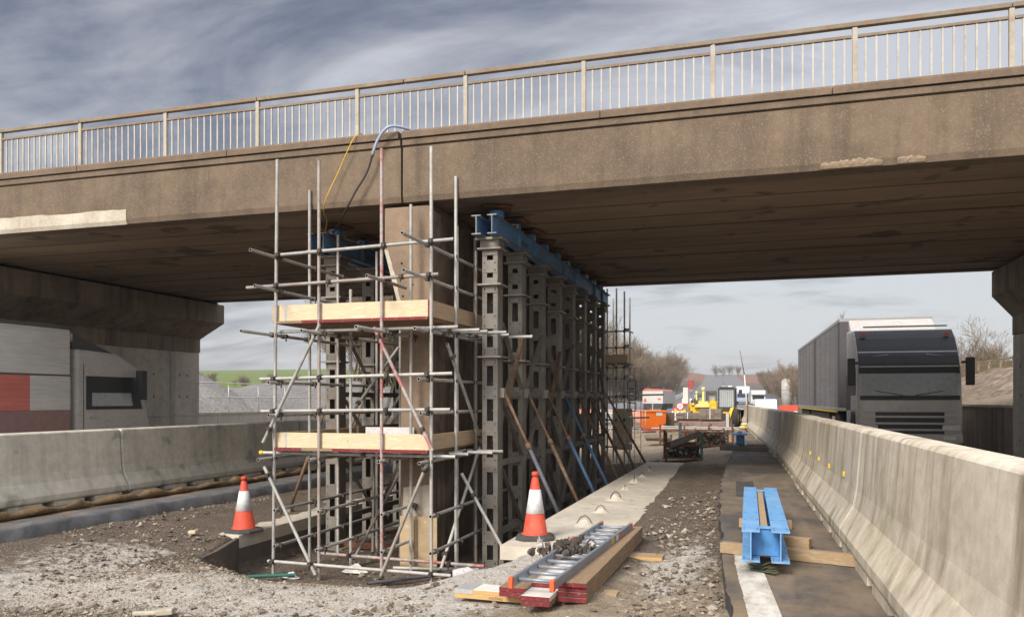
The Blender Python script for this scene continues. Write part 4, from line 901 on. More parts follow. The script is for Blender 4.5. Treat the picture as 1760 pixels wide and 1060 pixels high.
for k, (p, q, m, lab) in enumerate((((-6.95, 9.78, -.84), (-6.35, 10.2, -.86), 'green_plastic', 'green painted tube lying on the pit floor at the left'), ((-5.2, 11.05, -.86), (-3.9, 11.2, -.84), 'galv', 'loose tube lying across the pit floor under the pier'), ((-5.1, 10.0, -.86), (-4.3, 11.0, -.88), 'rake_grey', 'blue grey tube lying under the right end of the scaffold'))):
    tag(mb(m).tube(p, q, RT, 10, hole='tube_hole').build('loose_tube', fix=False), lab, 'tube')
rb = tag(mb('rust').b2((-7.2, 12.6, -.92), (-5.6, 12.68, -.82)).build('red_plank'), 'red painted plank on edge on the pit floor behind the scaffold', 'plank')
# ------------------------------------------------------------------ cones
def make_cone(label, h, bw, loc, rz, grp=None):
    t = thing('traffic_cone', label, 'traffic cone', loc, rz, grp); r0 = bw*.33
    R_ = lambda z: r0+(h*.034-r0)*((z-.045)/(h-.045))
    b = mb('rubber'); q = bw/2; c = .28*bw; P = [(q, -c), (q, c), (c, q), (-c, q), (-q, c), (-q, -c), (-c, -q), (c, -q)]
    b.add([(x, y, 0) for x, y in P]+[(x*1.0, y*1.0, .03) for x, y in P]+[(x*.8, y*.8, .055) for x, y in P], [(j*8+i, j*8+(i+1) % 8, (j+1)*8+(i+1) % 8, (j+1)*8+i) for j in range(2) for i in range(8)]+[tuple(range(16, 24))]); b.build('base', t, .008)
    prof = [(r0*1.10, .05), (r0*1.10, .062), (R_(.07), .07), (R_(h*.90), h*.90), (R_(h*.90)*.82, h*.905), (R_(h*.90)*.82, h*.935), (R_(h*.90)*1.08, h*.94), (R_(h*.9)*1.05, h*.985), (R_(h*.9)*.7, h)]
    mb('cone_orange').lathe(prof, 28).build('body', t)
    z0, z1 = .385*h, .735*h; mb('cone_white').lathe([(R_(z0)+.0005, z0-.001), (R_(z0)+.004, z0), (R_(z1)+.004, z1), (R_(z1)+.0005, z1+.001)], 28).build('reflective_sleeve', t)
    return t
make_cone('orange and white traffic cone on the near end of the right slab', .76, .43, (-2.40, 8.83, .08), R(12))
make_cone('orange and white traffic cone on the corner of the left slab', .86, .53, (-7.66, 10.85, -.40), R(-10))

# ------------------------------------------------------------------ board stack and ladder
gb = 'scaffold boards in the stack beside the ladder'
def board(label, x0, x1, y0, y1, z, m='board_old', ends=True, grp=gb, rz=0):
    t = thing('scaffold_board', label, 'scaffold board', (x0, y0, z), rz, grp); w, l = x1-x0, y1-y0
    mb(m).b2((0, .004, 0), (w, l-.004, .036)).build('plank', t, .003)
    if ends: 
        for a, b_ in ((-.001, .004), (l-.004, l+.001)): mb('red_paint_end').b2((.002, a, .002), (w-.002, b_, .034)).build('painted_end', t)
    return t
zb = .115; th = .0385; rt = R(-1.2)
lay = ['bottom', 'second from the bottom', 'third from the bottom', 'top']
for k in range(4): board('%s board of the four high right hand pile beside the ladder' % lay[k], -1.455, -1.23, 5.99+.012*((k*7) % 3), 8.85+.02*(k % 2), zb+th*k, rz=R(-.8))
for k in range(2): board('%s board of the two protruding past the pile under the right rail of the ladder' % ['lower', 'upper'][k], -1.69, -1.465, 5.80, 8.3, zb+th*k, 'board_pale' if k else 'board_old', rz=R(-.8))
board('pale dusty board with a red end lying just under the ladder rungs', -1.685, -1.46, 6.08, 8.6, zb+th*2, 'board_pale', rz=R(-.8))
for k in range(2): board('%s board of the left hand pair under the left ladder rail' % ['lower', 'upper'][k], -1.93, -1.70, 6.02, 8.5, zb+th*k, 'board_old', rz=R(-.8))
gq = 'short boards laid crosswise under the board stack'
def cross(label, x0, x1, y0, z, m, txt=None, rz=0):
    t = thing('short_board', label, 'board', (x0, y0, z), rz, gq); w = x1-x0
    mb(m).b2((0, .002, 0), (w, .223, .037)).build('plank', t, .003)
    mb('board_edge_orange').b2((.001, -.001, .002), (w-.001, .0018, .035)).build('sawn_edge', t)
    if txt:
        text('stamp', txt, .03, 'tree_bark', t, Matrix.Translation((.36, -.0015, .018)) @ Matrix.Rotation(R(90), 4, 'X'), .0006)
        
    else: mb('rail_galv').b2((.0, -.003, -.001), (.16, .226, .0385)).build('end_band', t)
    return t
cross('lower pale crosswise board with orange edge and black stamp at the stack front', -2.36, -1.25, 6.18, .038, 'board_pale', 'FASTING', R(-3)); cross('upper pale board with a metal banded end at the front of the stack', -2.36, -1.25, 6.18, .0765, 'board_pale', None, R(-3))
cross('lower short timber crossing under the far end of the board stack', -2.1, -.86, 7.95, .035, 'board_grey'); cross('upper short timber crossing under the far end of the board stack', -2.08, -.88, 7.96, .073, 'timber')
tag(mb('timber').b2((-1.5, 6.35, .04), (-1.06, 6.5, .112)).build('timber_offcut', bevel=.004), 'timber offcut sticking out under the front right of the board stack', 'timber')
ld = thing('aluminium_ladder', 'grey aluminium ladder with orange end caps lying on the board stack', 'ladder', (-1.58, 5.70, .30), R(-2.6))
for s in (-1, 1):
    st = mb('ladder_alu').b2((s*.16-.013, 0, -.036), (s*.16+.013, 2.95, .036)).build('stile', ld, .003)
    for y0, y1 in ((-.012, .035), (2.93, 2.965)): mb('orange_cap').b2((s*.16-.018, y0, -.042), (s*.16+.018, y1, .042)).build('end_cap', st, .005)
for k in range(12): mb('ladder_alu').tube((-.147, .14+.243*k, 0), (.147, .14+.243*k, 0), .015, 10).build('rung', ld)
mb('yellow').b2((.1731, 1.95, -.025), (.1745, 2.05, .025)).build('warning_label', ld); mb('white_label').b2((.1731, 2.15, -.025), (.1745, 2.24, .025)).build('maker_label', ld); mb('orange_cap').b2((.1731, 2.33, -.025), (.1745, 2.42, .025)).build('maker_label', ld)
mb('red_paint_end').b2((-.1475, 1.2, .0365), (-.1725, 1.9, .038)).build('red_stripe', ld)
ft = mb('coupler'); r_ = random.Random(8)
for k in range(46):
    c = Vector((-1.60+r_.gauss(0, .085), 6.98+r_.gauss(0, .13), .32+abs(r_.gauss(0, .03)))); d = Vector((r_.uniform(-1, 1), r_.uniform(-1, 1), r_.uniform(-1, 1))).normalized()
    ft.use('coupler' if r_.random() < .88 else 'galv'); ft.tube(c-d*.025, c+d*.025, r_.uniform(.012, .03), 8); ft.box(c+d.orthogonal()*.03, (.035, .03, .045), r_.uniform(0, 3)); ft.tube(c, c+d.orthogonal()*.07, .006, 6)
tag(ft.build('coupler_heap', fix=False), 'heap of dark scaffold couplers lying across the ladder rungs', 'couplers', None, 'stuff')

# ------------------------------------------------------------------ blue twin beam on the road
tb = thing('twin_steel_beam', 'bright blue twin steel beam resting on timbers on the road', 'steel beam', (.07, 6.62, .375), R(.5))
for s in (-1, 1):
    b = mb('blue_light'); b_ = MB(); ibeam(b, 3.3, .25, .138, .010, .014); o = b.build('beam', tb, .002); me = o.data
    for v in me.vertices: v.co.x += s*.112
    h = mb('bolt')
    for y in (.07, .14, .62, 1.05, 2.3, 2.95, 3.2):
        for x in (-.05, .05): h.tube((s*.112+x, y, .2505), (s*.112+x, y, .2512), .009, 8); h.tube((s*.112+x, y, .0145), (s*.112+x, y, .0152), .009, 8)
    h.build('bolt_holes', tb)
for y in (.22, 3.0): mb('jack_blue').b2((-.105, y, .018), (.105, y+.012, .235)).build('end_plate', tb); mb('blue_light').b2((-.042, y-.02, .238), (.042, y+.06, .249)).build('tie_plate', tb)
mb('timber').b2((-.035, .33, .16), (.022, 3.0, .232)).build('packing_timber', tb)
gt = 'timbers under the bright blue twin beam'
def timber(label, p, q, w, h, m='timber', grp=gt):
    return tag(mb(m).bar(p, q, w, h).build('timber_bearer', bevel=.004), label, 'timber', grp)
timber('long timber bearer under the front of the bright blue beam', (-.30, 7.55, .322), (.80, 7.22, .322), .10, .095)
timber('short timber bearer behind the long one under the bright blue beam', (-.08, 8.15, .322), (.48, 7.95, .322), .10, .095)
timber('timber bearer end poking out left of the bright blue beam', (-.18, 9.1, .322), (.36, 9.1, .322), .12, .09)
st_ = mb('olive_strap')
for k in range(9): a = rng.uniform(-.5, .5); st_.bar((-.02+rng.uniform(-.05, .07), 6.72+rng.uniform(0, .3), .283), (.12+a*.1, 6.62+rng.uniform(0, .3), .29+rng.uniform(0, .05)), .025, .004)
tag(st_.build('lifting_strap', fix=False), 'frayed olive lifting strap under the front of the bright blue beam', 'strap')
s2b = thing('twin_steel_beam', 'short pale blue twin beam seen end on beside the stillages', 'steel beam', (-.42, 22.9, .40), R(2))
for s in (-1, 1):
    b = mb('blue_light'); ibeam(b, 1.3, .30, .15, .012, .016); o = b.build('beam', s2b)
    for v in o.data.vertices: v.co.x += s*.105
mb('blue_light').b2((-.2, .1, .301), (.2, 1.2, .32)).build('top_plate', s2b); mb('jack_blue').b2((-.09, .5, .02), (.09, .52, .28)).build('end_plate', s2b)
mb('galv').lathe([(.08, .32), (.05, .38)], 12, (0, .6, 0)).build('bearing', s2b)
timber('long timber bearer under the short pale blue beam', (-.95, 22.75, .335), (.42, 22.55, .335), .12, .12, 'board_grey', 'timbers under the short pale blue beam'); timber('second timber bearer behind under the short pale blue beam', (-.9, 23.9, .335), (.30, 23.8, .335), .12, .12, 'board_grey', 'timbers under the short pale blue beam')

# ------------------------------------------------------------------ stillages, pallets, timbers
def stillage(label, loc, rz, w, d, h, rail, tubes, couplers):
    t = thing('stillage', label, 'stillage', loc, rz, 'red steel stillages of scaffold parts')
    for x in (-w/2, w/2):
        for y in (0, d):
            p = mb('rust' if not (x > 0 and y == 0 and couplers) else 'green_plastic').b2((x-.03, y-.03, 0), (x+.03, y+.03, h)).build('corner_post', t); mb('rust').box((x, y, .01), (.11, .11, .02)).build('foot', p)
    b = mb('rust')
    for z in rail:
        for y in (0, d): b.b2((-w/2+.03, y-.02, z), (w/2-.03, y+.02, z+.045))
        for x in (-w/2, w/2): b.b2((x-.02, .03, z+.002), (x+.02, d-.03, z+.047))
    b.b2((-w/2+.03, .03, .10), (w/2-.03, d-.03, .12)); b.build('frame', t); return t
t = stillage('rusty red stillage heaped with dark couplers and old boards, nearest the slab', (-1.80, 21.3, .03), R(8), .90, 1.3, .78, (.10, .42), 0, 1)
c_ = mb('coupler'); r_ = random.Random(5)
for k in range(340):
    c = Vector((r_.uniform(-.40, .40), r_.uniform(-.02, 1.2), .15+r_.uniform(0, .30))); d = Vector((r_.uniform(-1, 1), r_.uniform(-1, 1), r_.uniform(-1, 1))).normalized(); c_.use('coupler' if r_.random() < .85 else 'galv'); c_.tube(c-d*.03, c+d*.03, .03, 6); c_.box(c, (.03, .05, .06), r_.uniform(0, 3))
o = c_.build('coupler_heap', fix=False, loc=(-1.80, 21.3, .03), rz=R(8)); tag(o, 'dark couplers filling the nearest rusty stillage', 'couplers', None, 'stuff')
for k in range(3): tag(mb('board_grey').bar((-2.16, 21.2+.12*k, .42+.06*k), (-1.42, 21.45+.12*k, .72+.05*k), .2, .04).build('old_board'), '%s old board slanting across the nearest stillage' % ['front', 'middle', 'rear'][k], 'board', 'boards slanting across the nearest stillage')
t = stillage('rusty stillage packed with tube ends, right of the nearest stillage', (-1.38, 27.6, .04), R(8), .95, 1.3, .62, (.08, .52), 1, 0)
tb_ = MB(); r_ = random.Random(9)
for i in range(14):
    for j in range(8): x = -.43+.064*i+(.03 if j % 2 else 0); tb_.use('galv' if r_.random() < .55 else 'rust'); tb_.tube((x, r_.uniform(-.08, .05), .15+.052*j), (x, 1.25, .15+.052*j), .026, 7, hole='tube_hole')
tag(tb_.build('tube_bundle', fix=False, loc=(-1.38, 27.6, .04), rz=R(8)), 'bundle of short tubes in the second stillage, ends facing the camera', 'tubes', None, 'stuff')
for k, (p, q, lab) in enumerate((((-3.6, 29.6, .62), (-.7, 29.3, .62), 'front'), ((-3.7, 30.0, .60), (-.6, 29.8, .60), 'middle'), ((-3.4, 30.4, .66), (-.4, 30.3, .64), 'rear'))):
    tag(mb('galv').tube(p, q, .03, 8).build('stored_tube', fix=False), '%s long tube lying level across the trestles behind the stillages' % lab, 'tube', 'long tubes behind the stillages')
tr = thing('tube_rack', 'dark red rack of tubes behind the nearest stillage', 'rack', (-2.1, 29.2, .03))
for x in (-1.2, -.35, .5, 1.3):
    for y_ in (0, 1.4): mb('rust').b2((x-.03, y_, 0), (x+.03, y_+.06, .74)).build('upright', tr)
for z in (.1, .5): mb('rust').b2((-1.2, -.035, z), (1.3, -.002, z+.05)).build('rail', tr)
def pile(label, x, y, w, l, n, z0, m, grp, rz=0, straps=True, cols_=3):
    t = thing('board_pile', label, 'pile of boards', (x, y, z0), rz, grp); b = mb(m)
    for k in range(n):
        for c in range(cols_): b.b2((-w/2+w*c/cols_+.006, rng.uniform(0, .05), .10+.04*k), (-w/2+w*(c+1)/cols_-.006, l-rng.uniform(0, .05), .137+.04*k))
    b.build('boards', t); s_ = mb('timber')
    for y_ in (.25, l-.3): s_.b2((-w/2, y_, 0), (w/2, y_+.09, .098))
    s_.build('bearers', t)
    if straps: mb('white_paint').b2((-.02, -.012, .095), (.015, -.004, .14+.04*n)).b2((-.02, -.01, .141+.04*n-.003), (.015, l, .141+.04*n)).build('strap', t)
    return t
gp = 'piles of old boards in front of the yellow machines'
pile('tall strapped pile of old boards in front of the telehandler', -2.15, 40.2, 1.05, 2.4, 12, .62, 'board_grey', gp)
pile('lower strapped pile of old boards left of the tall pile', -3.25, 40.6, 1.15, 2.4, 7, .62, 'board_grey', gp)
pile('pile of red ended boards under the strapped piles', -2.5, 39.4, 2.2, 3.2, 12, .03, 'faded_red', gp, 0, False, 6)
tt = pile('low pile of long dark timbers left of the stillages', -3.72, 31.9, 1.0, .95, 4, .03, 'board_grey', None, 0, False, 1)
tl = tag(mb('timber').bar((-3.9, 33.6, .33), (-2.45, 38.8, .45), .10, .06).build('long_plank'), 'long pale plank running back from the dark timbers to the board piles', 'plank')
po = thing('steel_post', 'short grey steel post standing in front of the telehandler wheel', 'post', (-1.30, 39.2, .2)); mb('galv').b2((-.07, -.07, 0), (.07, .07, .82)).build('shaft', po); mb('galv').box((0, 0, .01), (.3, .3, .02)).build('base_plate', po)
wl = thing('white_board', 'white marker board leaning on the nearest stillage', 'board', (-2.02, 22.75, .55)); mb('white_label').box((0, 0, .22), (.09, .02, .5)).build('panel', wl); mb('timber').box((0, .02, -.1), (.04, .02, .9)).build('stake', wl)
# yellow sandbags round a sign stand
for k, (x, y, m, lab) in enumerate(((-.62, 39.6, 'yellow', 'left yellow sandbag at the foot of the sign stand'), (-.33, 39.5, 'yellow', 'middle yellow sandbag at the foot of the sign stand'), (-.10, 39.6, 'yellow', 'right yellow sandbag at the foot of the sign stand'), (-.55, 39.9, 'board_new', 'tan sandbag lying on the yellow sandbags'))):
    b = mb(m); b.lathe([(.02, 0), (.14, .03), (.17, .09), (.13, .15), (.02, .17)], 10); o = b.build('sandbag', loc=(x, y, .27+(.13 if k == 3 else 0))); o.scale = (1, .8, 1); tag(o, lab, 'sandbag', 'sandbags round the sign stand')
sg = thing('sign_stand', 'thin brown sign post with a black foot beside the right barriers', 'sign post', (-.40, 39.9, .27)); mb('rake_brown').b2((-.03, -.03, .45), (.03, .03, 1.55)).build('post', sg); mb('cab_black').b2((-.035, -.035, 0), (.035, .035, .449)).build('foot', sg); mb('galv').bar((0, 0, .5), (.55, .2, .02), .04, .04).build('stay', sg)

# ------------------------------------------------------------------ skip, crowd fences, bags, small trailer
sk = thing('tipping_skip', 'orange tipping skip with a sloping front standing by the fences', 'skip', (-5.28, 43.3, .02), R(14))
b = mb('skip_orange'); w = .62
side = [(-.62, .22), (-.05, .06), (.55, .06), (.62, 1.02), (-.66, 1.02)]
def plate(x): return [(x, y, z) for y, z in side]
prof = [(-.70, 1.05), (-.30, .12), (.42, .12), (.55, 1.05)]
vs = [(-w, y, z) for y, z in prof]+[(w, y, z) for y, z in prof]
b.add(vs, [(0, 1, 2, 3), (4, 7, 6, 5), (0, 4, 5, 1), (1, 5, 6, 2), (2, 6, 7, 3)]); b.bar((-w, -.71, 1.05), (w, -.71, 1.05), .06, .06); b.bar((-w, .56, 1.05), (w, .56, 1.05), .06, .06); b.bar((-w, -.71, 1.05), (-w, .56, 1.05), .06, .06); b.bar((w, -.71, 1.05), (w, .56, 1.05), .06, .06)
b.build('tub', sk, fix=False); mb('lorry_red').b2((-w, -.3, .0), (w, .4, .115)).build('skid', sk); mb('white_label').add([(.1, -.605, .80), (.42, -.605, .80), (.42, -.685, .98), (.1, -.685, .98)], [(0, 1, 2, 3)]).build('label', sk, fix=False)
tag(mb('tree_bark').box((-4.42, 43.6, .5), (.5, .06, .95), R(12)).build('leaning_door'), 'dark brown sheet leaning against the right end of the orange skip', 'sheet')
cf = thing('crowd_barrier', 'galvanised crowd barrier with splayed feet nearest the mesh panel', 'crowd barrier', (-6.5, 41.5, .0), R(25), 'crowd barriers left of the orange skip')
for k in range(1): 
    b = mb('rail_galv'); b.tube((-1.1, 0, .15), (-1.1, 0, 1.1), .02, 6); b.tube((1.1, 0, .15), (1.1, 0, 1.1), .02, 6); b.tube((-1.1, 0, 1.1), (1.1, 0, 1.1), .02, 6); b.tube((-1.1, 0, .2), (1.1, 0, .2), .02, 6)
    for i in range(1, 14): b.tube((-1.1+2.2*i/14, 0, .2), (-1.1+2.2*i/14, 0, 1.1), .008, 5)
    b.build('frame', cf)
    for x in (-.8, .8): mb('rail_galv').path([(x-.0, -.35, 0), (x, 0, .2), (x, .35, 0)], .018, 6).build('foot', cf)
for k, (x, y, a, lab) in enumerate(((-5.95, 42.9, 60, 'galvanised crowd barrier set edge on just left of the orange skip'), (-7.9, 43.4, 5, 'galvanised crowd barrier in front of the orange fence panels'))): dup(cf, (x, y, 0), R(a), lab)
of = thing('orange_fence', 'orange plastic mesh fence panel, right of a pair behind the crowd barriers', 'fence', (-6.7, 46.5, 0), 0, 'orange mesh fence panels'); mb('fence_orange').b2((-1, -.01, .35), (1, .01, 1.1)).build('mesh', of); mb('rail_galv').b2((-1.04, -.03, 0), (-1.0, .03, 1.45)).build('post', of); mb('rail_galv').b2((1.0, -.03, 0), (1.04, .03, 1.45)).build('post', of)
dup(of, (-9.0, 46.8, 0), R(3), 'orange plastic mesh fence panel, left of a pair behind the crowd barriers')
gm_ = thing('site_generator', 'grey towed generator on black tyres behind the crowd barrier', 'generator', (-7.55, 45.3, 0)); mb('grey_car').b2((-.7, 0, .35), (.7, 1.6, .95)).build('body', gm_, .05)
for x in (-.72, .72): mb('tyre').tube((x-.09, .6, .3), (x+.09, .6, .3), .3, 16).build('wheel', gm_)
for k, (x, y) in enumerate(((-7.35, 36.5), (-7.6, 37.6))):
    b = mb('white_paint'); b.lathe([(.25, 0), (.42, .12), (.44, .45), (.36, .66), (.1, .72)], 12); o = b.build('bulk_bag', loc=(x, y, 0)); tag(o, ['near white bulk bag behind the far scaffold', 'far white bulk bag behind the far scaffold'][k], 'bag', 'white bulk bags')

# ------------------------------------------------------------------ yellow machines
def wheel(b, c, r, w, axis='x', n=20, rim='machine_yellow'):
    c = Vector(c); a = Vector((1, 0, 0)) if axis == 'x' else Vector((0, 1, 0))
    b.use('tyre').tube(c-a*w*.5, c+a*w*.5, r, n); b.use(rim).tube(c-a*(w*.5+.012), c+a*(w*.5+.012), r*.52, n)
def pair(t, x, y, r, w):
    for s in (-1, 1): q = MB(); wheel(q, (s*x, y, r), r, w); q.build('wheel', t)
th_ = thing('telehandler', 'yellow telehandler with a caged glass cab facing the camera', 'telehandler', (-1.95, 49.5, .0), R(-2)); th_.scale = (.9, .9, .96)
b = mb('machine_yellow'); b.b2((-.78, 1.0, .55), (.75, 4.2, 1.1)); b.b2((-.75, .4, .5), (.3, 1.0, .95)); b.b2((.30, 1.2, 1.1), (.78, 3.9, 1.25)); b.build('chassis', th_, .04)
cbn = mb('cab_black'); 
for x in (-.30, .74):
    for y in (1.0, 2.5): cbn.b2((x-.04, y-.04, 1.1), (x+.04, y+.04, 2.42))
cbn.b2((-.36, .94, 2.38), (.80, 2.56, 2.46)); cbn.b2((-.36, .94, 1.0), (.80, 1.06, 1.28)); 
for k in range(8): cbn.b2((-.22+.125*k, .945, 1.3), (-.205+.125*k, .96, 2.38))
cb2 = cbn.build('cab', th_); mb('glass_grey').b2((-.26, .99, 1.28), (.70, 1.0, 2.38)).build('windscreen', cb2); mb('cab_black').b2((-.25, .93, 2.46), (.7, 1.05, 2.54)).build('light_bar', cb2); mb('dark_steel').b2((1.0, 1.0, 2.08), (1.22, 1.05, 2.36)).b2((.8, 1.0, 2.2), (1.0, 1.03, 2.22)).build('mirror', cb2)
bm_ = mb('machine_yellow'); bm_.bar((-.15, .9, .95), (-.15, 3.8, 1.6), .28, .32); bm_.bar((.42, .35, .5), (.62, 1.1, 1.22), .2, .26); bm_.b2((-.6, -.1, .35), (.5, .12, .80)); bm_.tube((-.55, .2, .88), (.35, .2, .88), .09, 10); bm_.build('boom', th_)
mb('dark_steel').b2((-.45, -1.2, .12), (-.33, -.1, .18)).b2((.15, -1.2, .12), (.27, -.1, .18)).b2((-.6, -.12, .15), (.5, -.1, .9)).build('forks', th_)
for x in (-.78, .80):
    for y in (.9, 3.4): w_ = MB(); wheel(w_, (x, y, .56), .56, .36); w_.build('wheel', th_)
ex = thing('yellow_dumper', 'second yellow machine with a raised mast left of the telehandler', 'digger', (-3.35, 57.5, .0)); ex.scale = (.8, .8, .85)
b = mb('machine_yellow'); b.b2((-1.1, 0, .6), (.9, 2.8, 1.35)); b.prism([(-.95, 1.35), (.5, 1.35), (.15, 1.75), (-.6, 1.75)], .2, 2.4, 'y'); b.tube((.55, .1, 1.5), (.55, 2.2, 1.7), .34, 14); b.build('body', ex, .04)
mb('cream_yellow').bar((-.25, .3, 1.6), (-.25, .35, 2.75), .16, .16).tube((-.25, .33, 2.7), (-.25, .33, 2.98), .15, 10).build('mast', ex); mb('cream_yellow').prism([(-1.0, 1.36), (.35, 1.36), (.15, 1.85), (-.75, 1.6)], -.5, .19, 'y').build('hopper', ex); mb('tree_bark').tube((-.85, -.1, 1.75), (-.85, .1, 1.75), .2, 12).build('headlight', ex)
c_ = mb('cab_black'); c_.b2((-.05, 1.2, 1.75), (.0, 2.2, 2.6)); c_.b2((.75, 1.2, 1.6), (.8, 2.2, 2.6)); c_.b2((-.05, 1.2, 2.6), (.8, 2.2, 2.68)); cc = c_.build('roll_frame', ex); mb('glass_grey').b2((.05, 1.7, 1.8), (.7, 1.72, 2.55)).build('screen', cc)
for x in (-.95, .8): w_ = MB(); wheel(w_, (x, .6, .5), .5, .35); w_.build('wheel', ex)
dup(ex, (-5.6, 84, 0), R(12), 'third yellow machine, farther up the work zone behind the other two')
pile('distant pile of pale boards left of the yellow machines', -6.4, 62, 1.4, 2.6, 14, .0, 'board_pale', None)
pile('distant pile of grey boards up the work zone beyond the yellow machines', -4.2, 96, 2.2, 2.6, 22, .0, 'board_grey', None)
lr = thing('red_lorry', 'small red and cream site lorry seen up the road behind the yellow machines', 'lorry', (-9.2, 116, RZ(116)+.05)); mb('lorry_red').b2((.0, 0, 3.0), (.7, .8, 4.3)).b2((-.8, 0, .7), (.8, 4, 1.0)).build('cab', lr); mb('board_pale').b2((-.8, 1.0, 1.0), (-.1, 4, 3.3)).build('load', lr); pair(lr, 1, 1, .5, .3)

# cones, round sign and white barriers in the distance
fc = make_cone('front left far traffic cone of the cluster in front of the round sign', 1.0, .5, (-6.75, 69.0, -.02), 0, 'distant cones by the round sign')
far_c = [(-6.35, 69.5, 'front middle'), (-5.95, 69.0, 'front right'), (-6.7, 75.5, 'second row left'), (-7.4, 79, 'second row far left'), (-7.9, 84, 'third row left'), (-8.5, 90, 'third row middle'), (-9.1, 97, 'fourth row'), (-9.7, 105, 'farthest')]
for x, y, l in far_c: dup(fc, (x, y, RZ(y)-.02), 0, '%s far traffic cone of the cluster near the round sign' % l)
rs = thing('round_sign', 'round white road sign with a red ring and number among the distant cones', 'road sign', (-6.55, 73.5, -.02))
mb('cone_orange').tube((0, 0, 1.1), (0, .02, 1.1), .34, 24).build('ring', rs); mb('white_label').tube((0, -.006, 1.1), (0, -.001, 1.1), .26, 24).build('face', rs); text('number', '50', .30, 'cab_black', rs, Matrix.Translation((0, -.009, 1.1)) @ Matrix.Rotation(R(90), 4, 'X')); mb('galv').b2((-.04, .025, 0), (.04, .06, .9)).b2((-.4, -.1, 0), (.4, .2, .06)).build('stand', rs)
mb('yellow').b2((-.5, .03, .1), (.5, .05, .8)).build('lower_plate', rs)
wb = MB().use('white_paint'); ys = list(np.arange(95, 330, 5.0)); rw = []
for y in ys: x = XC(y)-11.6; z = RZ(y)+.05; rw.append([(x-.25, y, z), (x+.25, y, z), (x+.12, y, z+1.15), (x-.12, y, z+1.15)])
wb.add([p for r in rw for p in r], [(k*4+j, k*4+(j+1) % 4, k*4+4+(j+1) % 4, k*4+4+j) for k in range(len(rw)-1) for j in range(4)])
tag(wb.build('safety_barrier', fix=False), 'white safety barrier curving away up the hill left of the far road', 'barrier')
cb3 = MB().use('pale_wall'); rw = []
for y in np.arange(56, 330, 5.0): x = XC(y)+1.2*(1-.9*T(y))+3.0*(1-T(y)); z = RZ(y)+.05; rw.append([(x-.3, y, z), (x+.3, y, z), (x+.12, y, z+.95), (x-.12, y, z+.95)])
cb3.add([p for r in rw for p in r], [(k*4+j, k*4+(j+1) % 4, k*4+4+(j+1) % 4, k*4+4+j) for k in range(len(rw)-1) for j in range(4)]); tag(cb3.build('safety_barrier', fix=False), 'pale concrete barrier dividing the far road up the hill', 'barrier')
for k in range(14):
    x, y = -4.4-.16*k-.2*(k % 2), 58+3.4*k
    
# light mast
lm_ = thing('light_mast', 'tall thin leaning mast standing by the right barriers in the distance', 'mast', (-.95, 62.0, .3)); mb('board_pale').tube((.35, 0, 0), (.1, 0, 3.2), .05, 8, .04).build('lower_mast', lm_); mb('rake_brown').tube((.1, 0, 3.2), (-.22, 0, 5.0), .038, 8, .02).build('upper_mast', lm_); mb('galv').b2((0, -.3, -.1), (.7, .3, .3)).build('base', lm_)
tag(mb('white_paint').bar((-.9, 60, .35), (-1.6, 66, .35), .7, .45).build('covered_stack', bevel=.1), 'white wrapped stack lying beside the far end of the right barriers', 'stack')

# ------------------------------------------------------------------ vehicles
def lorry_far():
    t = thing('tipper_lorry', 'grey tipper lorry with a red topped body seen from behind, far left', 'lorry', (-11.6, 95, .05), R(-3))
    mb('trailer_white').b2((-1.2, 0, 1.15), (1.2, 8, 2.65)).build('body', t, .04); mb('trailer_red').prism([(-1.22, 2.65), (1.22, 2.65), (.9, 2.85), (-.9, 2.95)], 0, 8, 'y').build('cover', t)
    mb('chassis').b2((-1.1, .1, .55), (1.1, 8, 1.14)).build('chassis', t); mb('orange_cap').b2((-1.0, -.012, 1.35), (-.75, -.002, 1.75)).build('tail_light', t); mb('orange_cap').b2((.6, -.012, 1.6), (.95, -.002, 1.8)).build('tail_light', t); mb('cab_grey').b2((-1.15, 8.1, .6), (1.15, 10, 2.6)).build('cab', t)
    for x in (-1.05, 1.05): 
        for y in (1.0, 2.3): w_ = MB(); wheel(w_, (x, y, .5), .5, .3, rim='chassis'); w_.build('wheel', t)
lorry_far()
def car(label, loc, rz, paint, name='car', cat='car'):
    t = thing(name, label, cat, loc, rz)
    b = mb(paint); b.prism([(-2.1, .35), (2.1, .35), (2.15, .75), (1.3, .92), (.7, 1.42), (-1.2, 1.45), (-1.95, .98), (-2.15, .9)], -.85, .85, 'x'); b.build('body', t, .06)
    mb('glass_dark').prism([(1.22, .95), (.72, 1.36), (.60, 1.36), (.60, .95)], -.80, .80, 'x').build('windscreen', t)
    mb('glass_dark').prism([(-1.1, .95), (.5, .95), (.5, 1.34), (-1.0, 1.36)], -.862, .862, 'x').build('side_windows', t)
    for x in (-.8, .8):
        for y in (-1.3, 1.3): w_ = MB(); wheel(w_, (x, y, .32), .32, .2, n=14, rim='silver'); w_.build('wheel', t)
    for x in (-.6, .6): mb('white_label').box((x, 2.12, .68), (.3, .06, .12)).build('headlight', t)
    return t
mh = thing('motorhome', 'white motorhome coming down the right road behind the barriers', 'motorhome', (.30, 143, RZ(143)+.1), R(3)); mb('white_paint').prism([(0, .6), (6, .6), (6, 2.9), (.2, 2.9), (-.5, 2.75), (-.5, 2.15), (0, 2.1)], -1.15, 1.15, 'x').build('body', mh, .05); mb('glass_dark').b2((-.95, -.02, 1.35), (.95, -.005, 2.05)).build('windscreen', mh); mb('cab_grey').b2((-.95, -.75, .5), (.95, -.03, 1.3)).build('bonnet', mh, .08)
pair(mh, 1, .1, .35, .25)
